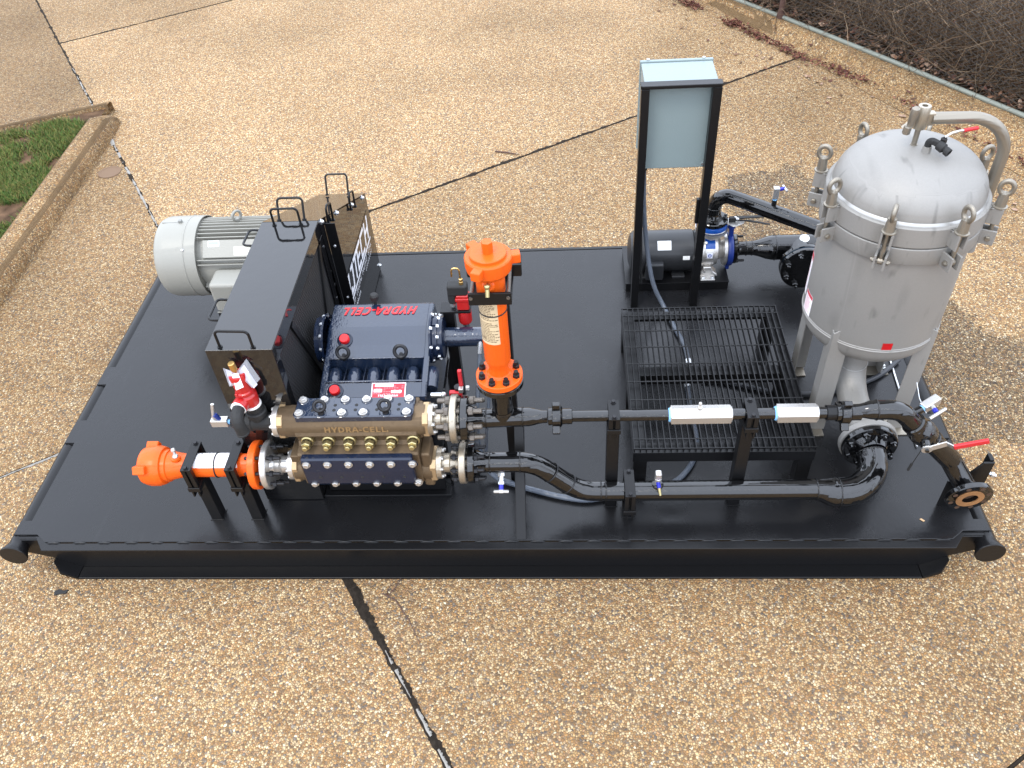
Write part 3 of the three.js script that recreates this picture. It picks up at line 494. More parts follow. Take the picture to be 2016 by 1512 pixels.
// ---------------------------------------------------------------- belt guard
const rod = (pts, R = .014, r = .0048, seg = 8) => sweep(route(v3(pts), R), r, seg);
{
  const g = thing('belt_guard', 'tall glossy black sheet metal belt guard with sloping back and wire handles', 'guard', [-.73, 0, -.9]);
  const a = -.842, b = -.622, F = -.19, RZ = -.925, H = .778, t = .004;
  const prof = [[F, .004], [F, H], [RZ, H], [-1.66, .444], [-1.66, .004]];
  part(g, 'front_panel', box(a, b, .004, H - .002, F - t, F, .0015), M.panel);
  part(g, 'roof_panel', box(a, b, H - t, H, RZ + .001, F, .0015), M.panel);
  part(g, 'slope_panel', prism([[RZ, H - t], [RZ, H], [-1.66, .444], [-1.66, .44]], 'x', a, b, .001), M.panel);
  part(g, 'back_panel', box(a, b, .004, .438, -1.66, -1.66 + t, .0015), M.panel);
  part(g, 'left_panel', prism([[F - t - .001, .004], [F - t - .001, H - t - .001], [RZ, H - t - .001], [-1.655, .437], [-1.655, .004]], 'x', a, a + t, .001), M.panel);
  // right side: printed panel at the back, framed mesh at the front
  part(g, 'side_panel', prism([[RZ - .055, .004], [RZ - .055, H - .03], [RZ - .002, H - t - .001], [RZ + .0, H - t - .001], [-1.655, .437], [-1.655, .004]], 'x', b - t, b, .001), M.panel);
  part(g, 'mesh_frame', [box(b - t, b, H - .065, H - t - .001, RZ + .002, F - t - .001, .001), box(b - t, b, .004, H - .066, F - .045, F - t - .001, .001), box(b - t, b, .004, .06, RZ, F - .046, .001), box(b - t, b, .061, H - .066, RZ, RZ + .04, .001)], M.panel);
  const mh = dataTex(128, 128, (i, j, c) => { const u = (i / 16 + (Math.floor(j / 16) % 2) * .5) % 1 - .5, v = (j / 16) % 1 - .5, k = Math.hypot(u, v) < .33 ? 0 : 1; c[0] = c[1] = c[2] = k; });
  const ms = std({ color: lin(.012, .012, .013), roughness: .5, bumpMap: clone(mh, 9), bumpScale: .004 });
  part(g, 'mesh_panel', box(b - .012, b - .008, .03, H - .05, RZ + .01, F - .02, .001), ms, 'perforated black mesh');
  part(g, 'brace', [rodBar([b - .003, .70, RZ + .05], [b - .003, .12, RZ + .3]), rodBar([b - .003, .70, RZ + .52], [b - .003, .12, RZ + .28])], M.satin);
  function rodBar(p, q) { const A = V(...p), B = V(...q), m = A.clone().lerp(B, .5), d = B.clone().sub(A), L = d.length(); return boxUV(new THREE.BoxGeometry(.006, L, .022).applyQuaternion(quatTo(d)).translate(m.x, m.y, m.z)); }
  part(g, 'door_flange', [box(b + .001, b + .043, .03, H - .052, RZ - .06, RZ - .056, .001)], M.satin);
  bolts(g, 'bolt', [V(b + .022, .62, RZ - .056), V(b + .022, .36, RZ - .056), V(b + .022, .14, RZ - .056)], Z, 'gb', hexBolt(.005, .004), M.zinc);
  bolts(g, 'dome_nut', [V(b, .752, -.955), V(b, .655, -1.165), V(b, .545, -1.40), V(b, .462, -1.59), V(b, .035, -1.645)], X, 'dn', () => lathe([[0, 0], [.012, 0], [.012, .002], [.008, .003], [.008, .006], [.005, .011], [0, .013]], V(0, 0, 0), Y, 16), M.zinc);
  // handles
  const sl = V(0, (.444 - H), (-1.66 - RZ)).normalize(), sn = V(0, -sl.z, sl.y).multiplyScalar(1); if (sn.y < 0) sn.negate();
  const loop = (p, q, o, h) => { const P = V(...p), Q = V(...q), O = V(...o).normalize().multiplyScalar(h); return [sweep(route([P, P.clone().add(O), Q.clone().add(O), Q], .016), .0046, 8), cyl(P, P.clone().addScaledVector(O, .06), .0085, .0085, 12), cyl(Q, Q.clone().addScaledVector(O, .06), .0085, .0085, 12)]; };
  part(g, 'handle', loop([-.796, H, -.206], [-.685, H, -.2], [0, 1, 0], .068), M.satin);
  part(g, 'handle', loop([-.786, H, -.9], [-.683, H, -.9], [0, 1, 0], .072), M.satin);
  part(g, 'handle', loop([-.782, H - .012, -.95], [-.683, H - .012, -.95], [0, sn.y, sn.z], .085), M.satin);
  part(g, 'handle', loop([-.785, .475, -1.6], [-.685, .475, -1.6], [0, sn.y, sn.z], .095), M.satin);
  part(g, 'handle', loop([a, H - .012, -.885], [a, H - .012, -.785], [-1, .1, 0], .04), M.satin);
  part(g, 'handle', loop([a, H - .012, -.465], [a, H - .012, -.355], [-1, .1, 0], .042), M.satin);
  part(g, 'handle', loop([b + .006, .70, -1.02], [b + .006, .672, -1.085], [.06, 1, .05], .085), M.satin);
  part(g, 'handle', loop([b + .006, .545, -1.36], [b + .006, .515, -1.43], [.06, 1, .05], .085), M.satin);
  // lettering on the side panel, read from the right
  const lt = canvasTex(1024, 420, (c, w, h) => {
    c.fillStyle = '#0b0b0b'; c.fillRect(0, 0, w, h); c.fillStyle = '#e8e8ec'; c.strokeStyle = '#e8e8ec';
    // letters built from strokes on a slanted grid
    const sk = .42, lx = [20, 165, 300, 455, 615, 790], H0 = 22, H1 = 228, B = 36;
    const L = (x, pts) => { c.beginPath(); pts.forEach(([a, b], i) => { const X0 = x + a + (H1 - b) * sk * .6, Y0 = b; i ? c.lineTo(X0, Y0) : c.moveTo(X0, Y0); }); c.lineWidth = B; c.lineJoin = 'miter'; c.stroke(); };
    const T = H0 + 13, Bt = H1 - 13, Md = (T + Bt) / 2;
    for (const x of [lx[0], lx[1]]) L(x, [[20, T], [90, T], [90, Bt], [0, Bt], [0, Bt - 50]]);
    L(lx[2], [[-5, T], [140, T]]); L(lx[2], [[66, T], [66, Bt + 13]]);
    L(lx[3], [[118, T], [0, T], [0, Bt], [118, Bt]]); L(lx[3], [[0, Md], [100, Md]]);
    L(lx[4], [[125, T], [0, T], [0, Bt], [125, Bt]]);
    L(lx[5], [[0, T - 13], [0, Bt + 13]]); L(lx[5], [[112, T - 13], [112, Bt + 13]]); L(lx[5], [[0, Md], [112, Md]]);
    c.fillRect(0, 246, 960, 24);
    for (let i = 0; i < 24; i++) if (i % 7 !== 5) { const x = 24 + i * 38; c.beginPath(); c.moveTo(x + 20, 286); c.lineTo(x + 4, 332); c.lineWidth = 8; c.moveTo(x + 22, 290 + (i % 3) * 16); c.lineTo(x + 34, 290 + (i % 3) * 16); c.stroke(); }
    c.font = 'italic bold 44px sans-serif'; c.fillText('www.jjtech.com', 30, 392, 430); for (let i = 0; i < 9; i++) { const x = 640 + i * 32; c.beginPath(); c.moveTo(x + 14, 352); c.lineTo(x + 2, 388); c.lineWidth = 8; c.stroke(); }
  });
  part(g, 'lettering', patch(V(b + .0012, .165, -1.03), V(b + .0012, .165, -1.625), V(b + .0012, .38, -1.625), V(b + .0012, .38, -1.03)), phys({ map: lt, roughness: .12 }), 'large white slanted lettering');
}

// ---------------------------------------------------------------- electric motor
{
  const A = V(0, .36, -1.31), R = .158, x0 = -1.285, x1 = -.846;
  const m = thing('electric_motor', 'large grey finned electric motor behind the belt guard', 'motor', [-1.2, 0, -1.31]);
  const at = x => V(x, A.y, A.z);
  const cowl = part(m, 'fan_cowl', [lathe([[0, .016], [.1, .012], [.135, .004], [.158, .006], [.171, .016], [.178, .034], [.18, .06], [.18, .2], [.176, .2], [.176, .06]], at(-1.487), X, 64, .5), lathe([[.1803, 0], [.182, .002], [.182, .006], [.1803, .008]], at(-1.345), X, 64)], M.grey, 'rounded grey fan cowl');
  bolts(m, 'cowl_screw', [1.1, 2.6, 4.2, 5.7].map(k => V(-1.34, A.y + .181 * Math.sin(k - .35), A.z + .181 * Math.cos(k - .35))).slice(0, 1), V(0, .65, .75), 'cs', () => sphere(V(0, 0, 0), .007, 1, .7, 1), M.zinc);
  part(m, 'cowl_clip', [box(-1.455, -1.375, A.y + .178, A.y + .181, A.z - .002, A.z + .002, .001), box(-1.379, -1.363, A.y + .176, A.y + .192, A.z - .008, A.z + .008, .003)], M.greyDark);
  part(m, 'body', [cyl(at(x0 - .02), at(x1), R - .012, R - .012, 64), cyl(at(-1.30), at(-1.293), .168, .168, 48)], M.grey);
  const fin = mg([box(x0, x1, R - .014, R + .012, -.0022, .0022, .001)]);
  for (let i = 0; i < 52; i++) { const k = i / 52 * Math.PI * 2, el = Math.atan2(Math.cos(k), Math.sin(k)); /* angle from +z */ const az = k * 180 / Math.PI; if (az > 29 && az < 61) continue; if (az > 76 && az < 110) continue; part(m, 'cooling_fin', fin, M.grey, null, { p: A.clone(), q: new THREE.Quaternion().setFromAxisAngle(X, k) }); }
  // plate facing up and forward that carries the labels
  const fq = new THREE.Quaternion().setFromAxisAngle(X, 45 / 180 * Math.PI), pad = box(-1.262, -.87, .142, .1585, -.04, .04, .004);
  part(m, 'label_pad', pad, M.grey, null, { p: A.clone(), q: fq });
  const lab = (x, w, h, off, tex) => part(m, 'label', patch(V(x, .1592, off + h / 2), V(x + w, .1592, off + h / 2), V(x + w, .1592, off - h / 2), V(x, .1592, off - h / 2)), tex, null, { p: A.clone(), q: fq });
  const plate = canvasTex(128, 64, (c, w, h) => { c.fillStyle = '#b9b8ac'; c.fillRect(0, 0, w, h); c.fillStyle = '#55544c'; for (let j = 0; j < 6; j++) for (let i = 0; i < 9; i++) if (hash(i, j, 3) > .3) c.fillRect(6 + i * 13, 8 + j * 9, 10, 3); });
  lab(-1.12, .085, .04, .012, std({ map: plate, roughness: .4 })); lab(-.99, .08, .045, -.02, std({ map: plate, roughness: .4 }));
  const blueL = canvasTex(64, 32, (c, w, h) => { c.fillStyle = '#e9eef2'; c.fillRect(0, 0, w, h); c.fillStyle = '#8fb2d2'; c.fillRect(4, 5, 56, 16); });
  lab(-1.235, .05, .026, -.022, std({ map: blueL, roughness: .4 }));
  part(m, 'terminal_box', [box(-1.215, -.9, .245, .398, -1.16, -1.035, .018), box(-1.212, -.903, .25, .254, -1.036, -1.031, .002)], M.grey, 'square grey terminal box');
  part(m, 'terminal_box_neck', box(-1.15, -.95, .27, .37, -1.2, -1.155, .01), M.grey);
  part(m, 'lifting_eye', eyebolt(V(-1.12, A.y + R - .01, A.z - .02), Y, V(.8, 0, .6), .021, .0065, .024), M.grey);
  part(m, 'foot', prism([[-1.15, .17], [-1.15, .19], [-1.2, .26], [-1.31, .21], [-1.42, .26], [-1.47, .19], [-1.47, .17]], 'x', -1.26, -1.2, .004), M.greyDark);
  part(m, 'foot', prism([[-1.15, .17], [-1.15, .19], [-1.2, .26], [-1.31, .21], [-1.42, .26], [-1.47, .19], [-1.47, .17]], 'x', -1.0, -.93, .004), M.greyDark);
  const base = thing('motor_base', 'black slide base bolted to the deck under the grey motor', 'base', [-1.14, 0, -1.31]);
  part(base, 'rail', [box(-1.28, -1.2, .0, .012, -1.52, -1.1, .002), box(-1.265, -1.215, .012, .168, -1.5, -1.13, .004)], M.satin);
  part(base, 'rail', [box(-1.02, -.94, .0, .012, -1.52, -1.1, .002), box(-1.0, -.95, .012, .168, -1.5, -1.13, .004)], M.satin);
  part(base, 'adjuster', cyl(V(-1.24, .09, -1.13), V(-1.24, .09, -1.07), .008, .008, 10), M.blackOx);
}

// ---------------------------------------------------------------- diaphragm pump
const DY = .476, DZ = -.16, SY = .288, SZ = -.126; // discharge and suction axes
const D = x => V(x, DY, DZ), S = x => V(x, SY, SZ);
{
  const p = thing('diaphragm_pump', 'navy blue multi-diaphragm pump with bronze manifold in the middle left', 'pump', [-.37, 0, -.4]);
  const a = -.563, b = -.178;
  const top = [[-.292, .445], [-.345, .472]], pk0 = [-.345, .472], pk1 = [-.445, .497];
  const out = (pocket) => [[-.285, .06], [-.285, .44], [-.292, .452], pk0, ...(pocket ? [[-.347, .43], [-.443, .43]] : []), pk1, [-.50, .513], [-.555, .536], [-.572, .541], [-.69, .549], [-.70, .545], [-.715, .50], [-.735, .42], [-.735, .06]];
  part(p, 'crankcase', [prism(out(0), 'x', a, a + .022, .004), prism(out(1), 'x', a + .019, b - .019, 0), prism(out(0), 'x', b - .022, b, .004)], M.navy);
  for (let i = 0; i < 6; i++) { const x = -.545 + i * .0715; part(p, 'rib', [sweep(v3([[x + .02, .438, -.343], [x + .02, .447, -.39], [x + .02, .451, -.42], [x + .02, .44, -.438], [x + .02, .425, -.444]]), [.023, .025, .024, .018, .01], 18), box(x - .0165, x - .0135, .41, .452, -.443, -.347, .001)], M.navy); }
  part(p, 'pocket_rim', [box(a + .018, b - .018, .4735, .479, -.352, -.344, .003), box(a + .018, b - .018, .4955, .502, -.449, -.441, .003)], M.navy);
  part(p, 'foot', [box(-.6, -.14, 0, .012, -.72, -.3, .002), box(-.57, -.17, .012, .06, -.7, -.31, .003)], M.satin);
  // crank ends
  const C = x => V(x, .497, -.555);
  part(p, 'crank_cover', [lathe([[.095, 0], [.095, .008], [.084, .012], [.084, .028], [.078, .03], [.078, .046], [.06, .05], [0, .05]], C(b), X, 44), lathe([[.097, 0], [.097, .01], [.086, .013], [.086, .036], [.05, .04], [0, .04]], C(a), nX, 44)], M.navyFlat);
  part(p, 'cast_arrow', [box(b + .0125, b + .0265, .575, .583, -.53, -.525, .001)].map(g => g.translate(0, 0, 0)), M.navyFlat);
  part(p, 'shaft_cover', lathe([[.0363, 0], [.0363, .15], [.0345, .152], [0, .152]], C(b + .05), X, 36), M.navy, 'smooth navy tube over the shaft end');
  bolts(p, 'bolt', ring(C(b + .03), X, .079, 12, .2), X, 'ck', hexBolt(.0058, .005), M.zinc);
  bolts(p, 'bolt', ring(C(b + .008), X, .0895, 8, .3), X, 'ck', hexBolt(.0058, .005), M.zinc);
  bolts(p, 'bolt', ring(C(a - .01), nX, .0915, 12, .2), nX, 'ck', hexBolt(.0058, .005), M.zinc);
  // red caps
  const capP = [[-.495, .522, -.522, .93], [-.505, .462, -.316, .93]];
  for (const [x, y, z] of capP) {
    const n = V(0, .93, .35).normalize(), o = V(x, y - .004, z);
    const c = part(p, 'oil_cap', lathe([[0, .004], [.0165, .004], [.0185, .006], [.0185, .02], [.0165, .023], [0, .023]], o, n, 24), M.redPlastic, 'round red oil cap');
    part(p, 'cap_seat', lathe([[0, 0], [.028, 0], [.029, .003], [.029, .007], [.026, .008], [.026, .005], [0, .005]], o, n, 28), M.navyFlat);
  }
  for (const x of [-.488, -.278]) part(p, 'lifting_eye', eyebolt(V(x, .495, -.452), V(0, .9, .2).normalize(), V(0, .45, .9).normalize(), .0215, .0068, .014), M.blackOx);
  part(p, 'breather', lathe([[.006, 0], [.006, .02], [.016, .022], [.017, .04], [.012, .047], [0, .048]], V(-.405, .545, -.70), Y, 20), M.gasket);
  // raised name on the top, read from behind
  { const g = textGeo('HYDRA-CELL', .034, .0022); const m = new THREE.Matrix4().set(-1.02, -.3, 0, -.378, 0, -.012, .98, .547, 0, 1.25, .012, -.676, 0, 0, 0, 1);
    g.applyMatrix4(m); part(p, 'name_lettering', boxUV(g), M.redPlastic, 'raised red lettering, upside down as seen from the front'); }
  const rp = canvasTex(256, 150, (c, w, h) => {
    c.fillStyle = '#f3e6e6'; c.fillRect(0, 0, w, h); c.fillStyle = '#c92233'; c.fillRect(8, 8, w - 16, h - 16); c.fillStyle = '#fff'; c.font = 'italic bold 26px sans-serif'; c.fillText('HYDRA-CELL', 52, 34);
    c.fillStyle = '#f6e9e9'; c.fillRect(30, 52, 78, 24); c.fillRect(176, 58, 62, 32); c.fillRect(92, 112, 140, 22);
    c.fillStyle = '#eab9bd'; for (let j = 0; j < 5; j++) for (let i = 0; i < 12; i++) if (hash(i, j, 17) > .35) c.fillRect(18 + i * 19, 43 + j * 18, 14, 3);
  });
  const sp = (u, v) => { const z = v, y = .452 + (.472 - .452) * (-.292 - z) / .053; return V(u - .03, y + .0012, z); };
  part(p, 'data_plate', patch(sp(-.222, -.343), sp(-.345, -.343), sp(-.345, -.287), sp(-.222, -.287)), std({ map: rp, roughness: .35 }), 'red and white data plate, upside down');
  part(p, 'sticker', patch(sp(-.505, -.303), sp(-.475, -.303), sp(-.475, -.325), sp(-.505, -.325)), M.white, 'small white sticker');
  // manifold
  const man = part(p, 'manifold', [
    prism([[-.235, .505], [-.121, .51], [-.1, .462], [-.103, .454], [-.113, .447], [-.113, .425], [-.104, .412], [-.072, .407], [-.066, .40], [-.066, .255], [-.09, .235], [-.2, .21], [-.235, .3]], 'x', -.603, -.186, .003),
    lathe([[.053, 0], [.055, .004], [.055, .5]], V(-.658, DY, DZ), X, 40), lathe([[.056, 0], [.056, .486]], V(-.64, SY, SZ), X, 40),
    box(-.632, -.6, .36, .392, -.16, -.072, .004), box(-.188, -.15, .215, .385, -.17, -.08, .01), box(-.19, -.168, .425, .515, -.215, -.115, .012)], M.bronze);
  for (const [x0, x1, y, z, r] of [[-.661, -.64, DY, DZ, .0555], [-.166, -.145, DY, DZ, .0555], [-.645, -.625, SY, SZ, .0575], [-.16, -.138, SY, SZ, .0575]]) part(p, 'machined_boss', prism([[-.6, -1], [.6, -1], [1, -.6], [1, .6], [.6, 1], [-.6, 1], [-1, .6], [-1, -.6]].map(([k, l]) => [z + k * r * .92, y + l * r * .92]), 'x', x0, x1, .002), M.bronzeCut, 'bright machined bronze lug');
  { const g = textGeo('HYDRA-CELL', .021, .002); const n = V(0, .23, 1).normalize(), up = V(0, 1, -.23).normalize(); const m = new THREE.Matrix4().makeBasis(V(1.25, 0, 0), up, n).setPosition(-.392, .4765, -.1042); g.applyMatrix4(m); part(p, 'cast_lettering', [boxUV(g), sphere(V(-.283, .4795, -.1035), .003)], std({ color: lin(.27, .17, .075), metalness: .5, roughness: .5 }), 'raised lettering cast in the bronze'); }
  const px = i => -.574 + i * .0727;
  for (let i = 0; i < 6; i++) {
    const o = V(px(i) + .009, .436, -.108), n = V(0, .12, 1).normalize();
    const seat = part(p, 'plug', [lathe([[.023, 0], [.022, .012], [.0185, .014], [.0185, .018]], o, n, 24), hex(o.clone().addScaledVector(n, .018), n, .0165, .02), lathe([[.0095, 0], [.0095, .012], [.007, .014], [0, .014]], o.clone().addScaledVector(n, .038), n, 18)], M.brassy, 'gold plated hex plug');
  }
  // clamp plates
  const T0 = .5115, T1 = .539, scal = (x, z, r) => lathe([[r, 0], [r + .004, .0035], [r + .006, .002]], V(x, T1 - .001, z), Y, 24);
  const cp = part(p, 'clamp_plate', [prism([[-.597, -.208], [-.193, -.208], [-.193, -.14], [-.2, -.117], [-.59, -.117], [-.597, -.14]], 'y', T0, T1, .004), ...[0, 1, 2, 3, 4, 5].flatMap(i => [scal(px(i), -.192, .0125), scal(px(i) - .002, -.132, .015)])], M.navy, 'upper navy clamp plate');
  for (let i = 0; i < 5; i++) for (const z of [-.17, -.147]) part(cp, 'bolt_hole', lathe([[0, .0004], [.004, .0004], [.0055, .0012], [.006, 0]], V(px(i) + .04, T1, z), Y, 14), M.gasket);
  bolts(p, 'bolt', [0, 1, 2, 3, 4, 5].map(i => V(px(i) - .002, T1 + .003, -.194)), Y, 'mb', hexBolt(.0108, .0085), M.plated);
  bolts(p, 'bolt', [0, 2, 3, 5].map(i => V(px(i) - .004, T1 + .003, -.133)), Y, 'mb', hexBolt(.0108, .0085), M.plated);
  for (const i of [1, 4]) part(p, 'lifting_eye', eyebolt(V(px(i), T1, -.133), V(-.05, 1, -.15).normalize(), V(.15, .5, .8).normalize(), .0175, .0062, .013), M.blackOx);
  const L1 = [-.066, .382], L2 = [-.066, .222], lp = part(p, 'clamp_plate', [prism([[-.065, .41], [-.046, .41], [-.04, .404], [-.036, .35], [-.04, .285], [-.046, .272], [-.065, .272]], 'x', -.586, -.205, .004), ...[0, 1, 2, 3, 4, 5].map(i => lathe([[.0125, 0], [.0165, .004], [.0185, .002]], V(px(i) + .006, .387, -.0405), Z, 24))], M.navyFlat, 'lower navy clamp plate');
  for (let i = 0; i < 5; i++) for (const y of [.355, .322]) part(lp, 'bolt_hole', lathe([[0, .0004], [.0038, .0004], [.005, .0012], [.0058, 0]], V(px(i) + .042, y, -.0372), Z, 14), M.gasket);
  bolts(p, 'bolt', [0, 1, 2, 3, 4, 5].map(i => V(px(i) + .006, .387, -.038)), Z, 'mb', hexBolt(.0108, .0085), M.plated);
  bolts(p, 'bolt', [0, 1, 2, 3, 4, 5].map(i => V(px(i) + .012, .283, -.0425)), V(0, .0, 1), 'mb', hexBolt(.0108, .0085), M.plated);
  // flanged necks
  const neck = (o, d, r1, rn, L, rd, t) => lathe([[r1, 0], [r1, .017], [rn, .019], [rn, L * .55], [rn * 1.25, L * .62], [rn * 1.12, L - .012], [rn * 1.3, L], [rd - .003, L], [rd, L + .003], [rd, L + t - .003], [rd - .003, L + t], [rd * .55, L + t], [rd * .55, L + t + .006], [0, L + t + .006]], o, d, 56, .5);
  part(p, 'outlet_flange', neck(D(-.148), X, .054, .0315, .075, .083, .024), M.castSteel, 'bright steel discharge flange');
  part(p, 'inlet_flange', neck(S(-.138), X, .056, .034, .078, .074, .024), M.castSteel, 'bright steel suction flange');
  part(p, 'end_flange', neck(S(-.645), nX, .054, .031, .085, .088, .022), M.steel, 'polished steel flange at the left end');
  part(p, 'end_cap', lathe([[.0545, 0], [.0545, .018], [.02, .02], [0, .02]], D(-.66), nX, 40), M.steel);
  bolts(p, 'bolt', ring(D(-.131), X, .046, 8, .4), X, 'nb', hexBolt(.0062, .006), M.plated);
  bolts(p, 'bolt', ring(D(-.68), nX, .045, 8, .4), nX, 'nb', hexBolt(.0062, .006), M.plated);
  bolts(p, 'bolt', ring(S(-.121), X, .048, 8, .4), X, 'nb', hexBolt(.0062, .006), M.plated);
  bolts(p, 'bolt', ring(S(-.662), nX, .046, 8, .4), nX, 'nb', hexBolt(.0062, .006), M.plated);
  // sense line at the right of the head
  part(p, 'sense_line', [cyl(V(-.155, .475, -.275), V(-.112, .475, -.275), .009, .009, 10), cyl(V(-.112, .475, -.275), V(-.112, .44, -.27), .01, .01, 10), sphere(V(-.112, .475, -.275), .0115), cyl(V(-.112, .45, -.27), V(-.112, .385, -.2), .005, .005, 10)], M.zinc, 'silver tube with elbow fitting');
  const ped = thing('pump_pedestal', 'black steel plinth under the blue pump', 'plinth', [-.37, 0, -.45]);
  part(ped, 'side_plate', [box(-.135, -.125, .002, .39, -.62, -.26, .002)], M.panel);
  part(ped, 'frame', [box(-.62, -.13, 0, .012, -.245, -.2, .002), box(-.6, -.15, .014, .2, -.24, -.225, .003)], M.satin);
}
// studs joining flange pairs
{
  const mk = (name, label, ctr, d, R, n, off, key, a) => { const t = thing(name, label, 'flange bolts', [ctr.x, ctr.y, ctr.z]); bolts(t, 'stud_bolt', ring(ctr, d, R, n, off), d, key, a, key === 'sA' ? M.stud : M.blackOx); return t; };
  mk('flange_stud_set', 'ring of long dark studs through the upper discharge flange pair', D(-.04), X, .066, 8, .39, 'sA', stud(-.075, .075, .0085, .032, -.036, .0145));
  mk('flange_stud_set', 'ring of black studs through the lower suction flange pair right of the bronze manifold', S(-.035), X, .059, 8, .39, 'sB', stud(-.05, .062, .0065, .03, -.034, .0115));
  mk('flange_stud_set', 'ring of black studs through the orange and silver flange pair at the left', S(-.745), X, .071, 8, .39, 'sC', stud(-.062, .062, .0065, .026, -.032, .0115));
}
// ---------------------------------------------------------------- pipework
const UZ = -.162, UY = .478, LZ = -.122, LY = .127;
const U = x => V(x, UY, UZ);
const weldRing = (c, d, r) => torus(c, d, r, .0028, Math.PI * 2, 30);
const flangeDisc = (o, d, r, t, ri = 0) => lathe(ri ? [[ri, 0], [r - .003, 0], [r, .003], [r, t - .003], [r - .003, t], [ri, t], [ri, 0]] : [[0, 0], [r - .003, 0], [r, .003], [r, t - .003], [r - .003, t], [0, t]], o, d, 52, .5);
function union(par, c, lug, off = .4) { // hammer union nut on the x axis
  const g = [lathe([[.024, -.03], [.03, -.028], [.03, -.016], [.037, -.014], [.038, .012], [.033, .017], [.027, .019], [.027, .05], [.022, .052]], c, X, 36)];
  for (let k = 0; k < 3; k++) { const a = off + k * 2.094, q = new THREE.Quaternion().setFromAxisAngle(X, a); g.push(boxUV(new RoundedBoxGeometry(.026, .03, .018, 1, .003).translate(-.002, .046, 0).applyQuaternion(q).translate(c.x, c.y, c.z))); }
  return part(par, 'union_nut', g, M.gloss);
}
{
  const t = thing('discharge_pipe', 'glossy black discharge pipe running from the pump outlet to the right end flange', 'pipe', [.6, UY, UZ]);
  part(t, 'flange', [flangeDisc(D(-.038), X, .08, .026), lathe([[.05, -.006], [.05, 0]], D(-.038), X, 40), lathe([[.046, 0], [.037, .018], [.032, .03], [.032, .06]], D(-.012), X, 36)], M.gloss);
  part(t, 'tee', [sweep([D(.04), U(.17)], .0325, 30, false), cyl(V(.103, UY, UZ), V(.103, .63, UZ), .033, .033, 32), weldRing(D(.045), X, .0325), weldRing(U(.168), X, .0325), lathe([[.033, 0], [.037, .004], [.034, .012]], V(.103, UY + .03, UZ), Y, 32), lathe([[.033, 0], [.036, .02], [.052, .04], [.074, .042], [.076, .045], [.076, .062], [.072, .064], [0, .064]], V(.103, .598, UZ), Y, 52, .5)], M.gloss, 'black tee with upward flange');
  part(t, 'reducer', sweep([U(.168), U(.19), U(.205), U(.222), U(.235), U(.25)], [.0325, .032, .029, .0245, .0225, .0222], 30, false), M.gloss);
  union(t, U(.282), 0, 0);
  part(t, 'pipe', sweep([U(.32), U(1.2)], .0195, 28), M.gloss, 'long straight black pipe');
  union(t, U(1.222), 0, .25);
  part(t, 'pipe_collar', [lathe([[.0195, 0], [.0255, .001], [.0255, .035], [.0195, .036]], U(1.162), X, 28)], M.satin);
  const P = v3([[1.252, UY + .006, UZ], [1.268, UY + .007, UZ], [1.285, UY + .008, UZ], [1.3, UY + .01, UZ], [1.32, UY + .01, UZ]]);
  part(t, 'reducer', [sweep(P, [.022, .0225, .026, .031, .0325], 30, false), weldRing(P[4], X, .0325)], M.gloss);
  const e0 = V(1.32, UY + .01, UZ), e1 = V(1.395, UY + .01, UZ), e2 = V(1.632, .232, -.158), e3 = V(1.688, .145, -.105), en = V(1.692, .135, -.075);
  const d2 = e2.clone().sub(e1).normalize();
  part(t, 'elbow', sweep(route([e0, e1, e1.clone().addScaledVector(d2, .09)], .09), .0325, 30, false), M.gloss);
  const val = e1.clone().addScaledVector(d2, .085), vEnd = e1.clone().addScaledVector(d2, .215);
  part(t, 'elbow', sweep(route([vEnd, e2.clone().addScaledVector(d2, -.005), V(1.684, .155, -.115), V(1.692, .138, -.085)], [.05, .05]), .036, 30, false), M.gloss);
  const fn = V(.05, -.12, 1).normalize();
  part(t, 'end_flange', [flangeDisc(V(1.692, .138, -.09), fn, .077, .02, .026), lathe([[.04, -.012], [.045, 0]], V(1.692, .138, -.09), fn, 36)], M.gloss, 'black open end flange');
  part(t, 'raised_face', lathe([[.0265, .018], [.0455, .018], [.0465, .0235], [.0265, .0235], [.0265, .018]], V(1.692, .138, -.09), fn, 40), M.rust, 'rusty orange raised face');
  part(t, 'bore', lathe([[0, .004], [.026, .004], [.0268, .022]], V(1.692, .138, -.09), fn, 32), M.bore, 'dark rusty bore');
  const bh = lathe([[0, 0], [.0085, 0], [.0085, .0012], [0, .0012]], V(0, 0, 0), Y, 16);
  for (const q of ring(V(1.692, .138, -.09).addScaledVector(fn, .0192), fn, .0615, 8, .35)) part(t, 'bolt_hole', bh, M.bore, null, { p: q, q: quatTo(fn) });
  // ball valve in the sloping run
  const b = thing('ball_valve', 'black ball valve with long red lever in the sloping discharge pipe at the right', 'valve', [val.x, val.y, val.z]);
  const L = vEnd.distanceTo(val);
  part(b, 'body', [lathe([[.0325, 0], [.039, .003], [.039, .016], [.036, .018], [.0365, .03], [.043, .04], [.0455, .064], [.043, .088], [.0365, .098], [.036, .11], [.039, .112], [.039, .127], [.0325, L]], val, d2, 36)], M.gloss);
  const mid = val.clone().addScaledVector(d2, .064), st = V(-.08, -.1, 1).normalize(), hub = mid.clone().addScaledVector(st, .062);
  part(b, 'stem', [cyl(mid.clone().addScaledVector(st, .03), hub, .017, .015, 20), cyl(hub, hub.clone().addScaledVector(st, .018), .007, .007, 6)], M.gloss);
  const hd = V(.87, .44, .02).normalize(), hn = st, side = hd.clone().cross(hn).normalize();
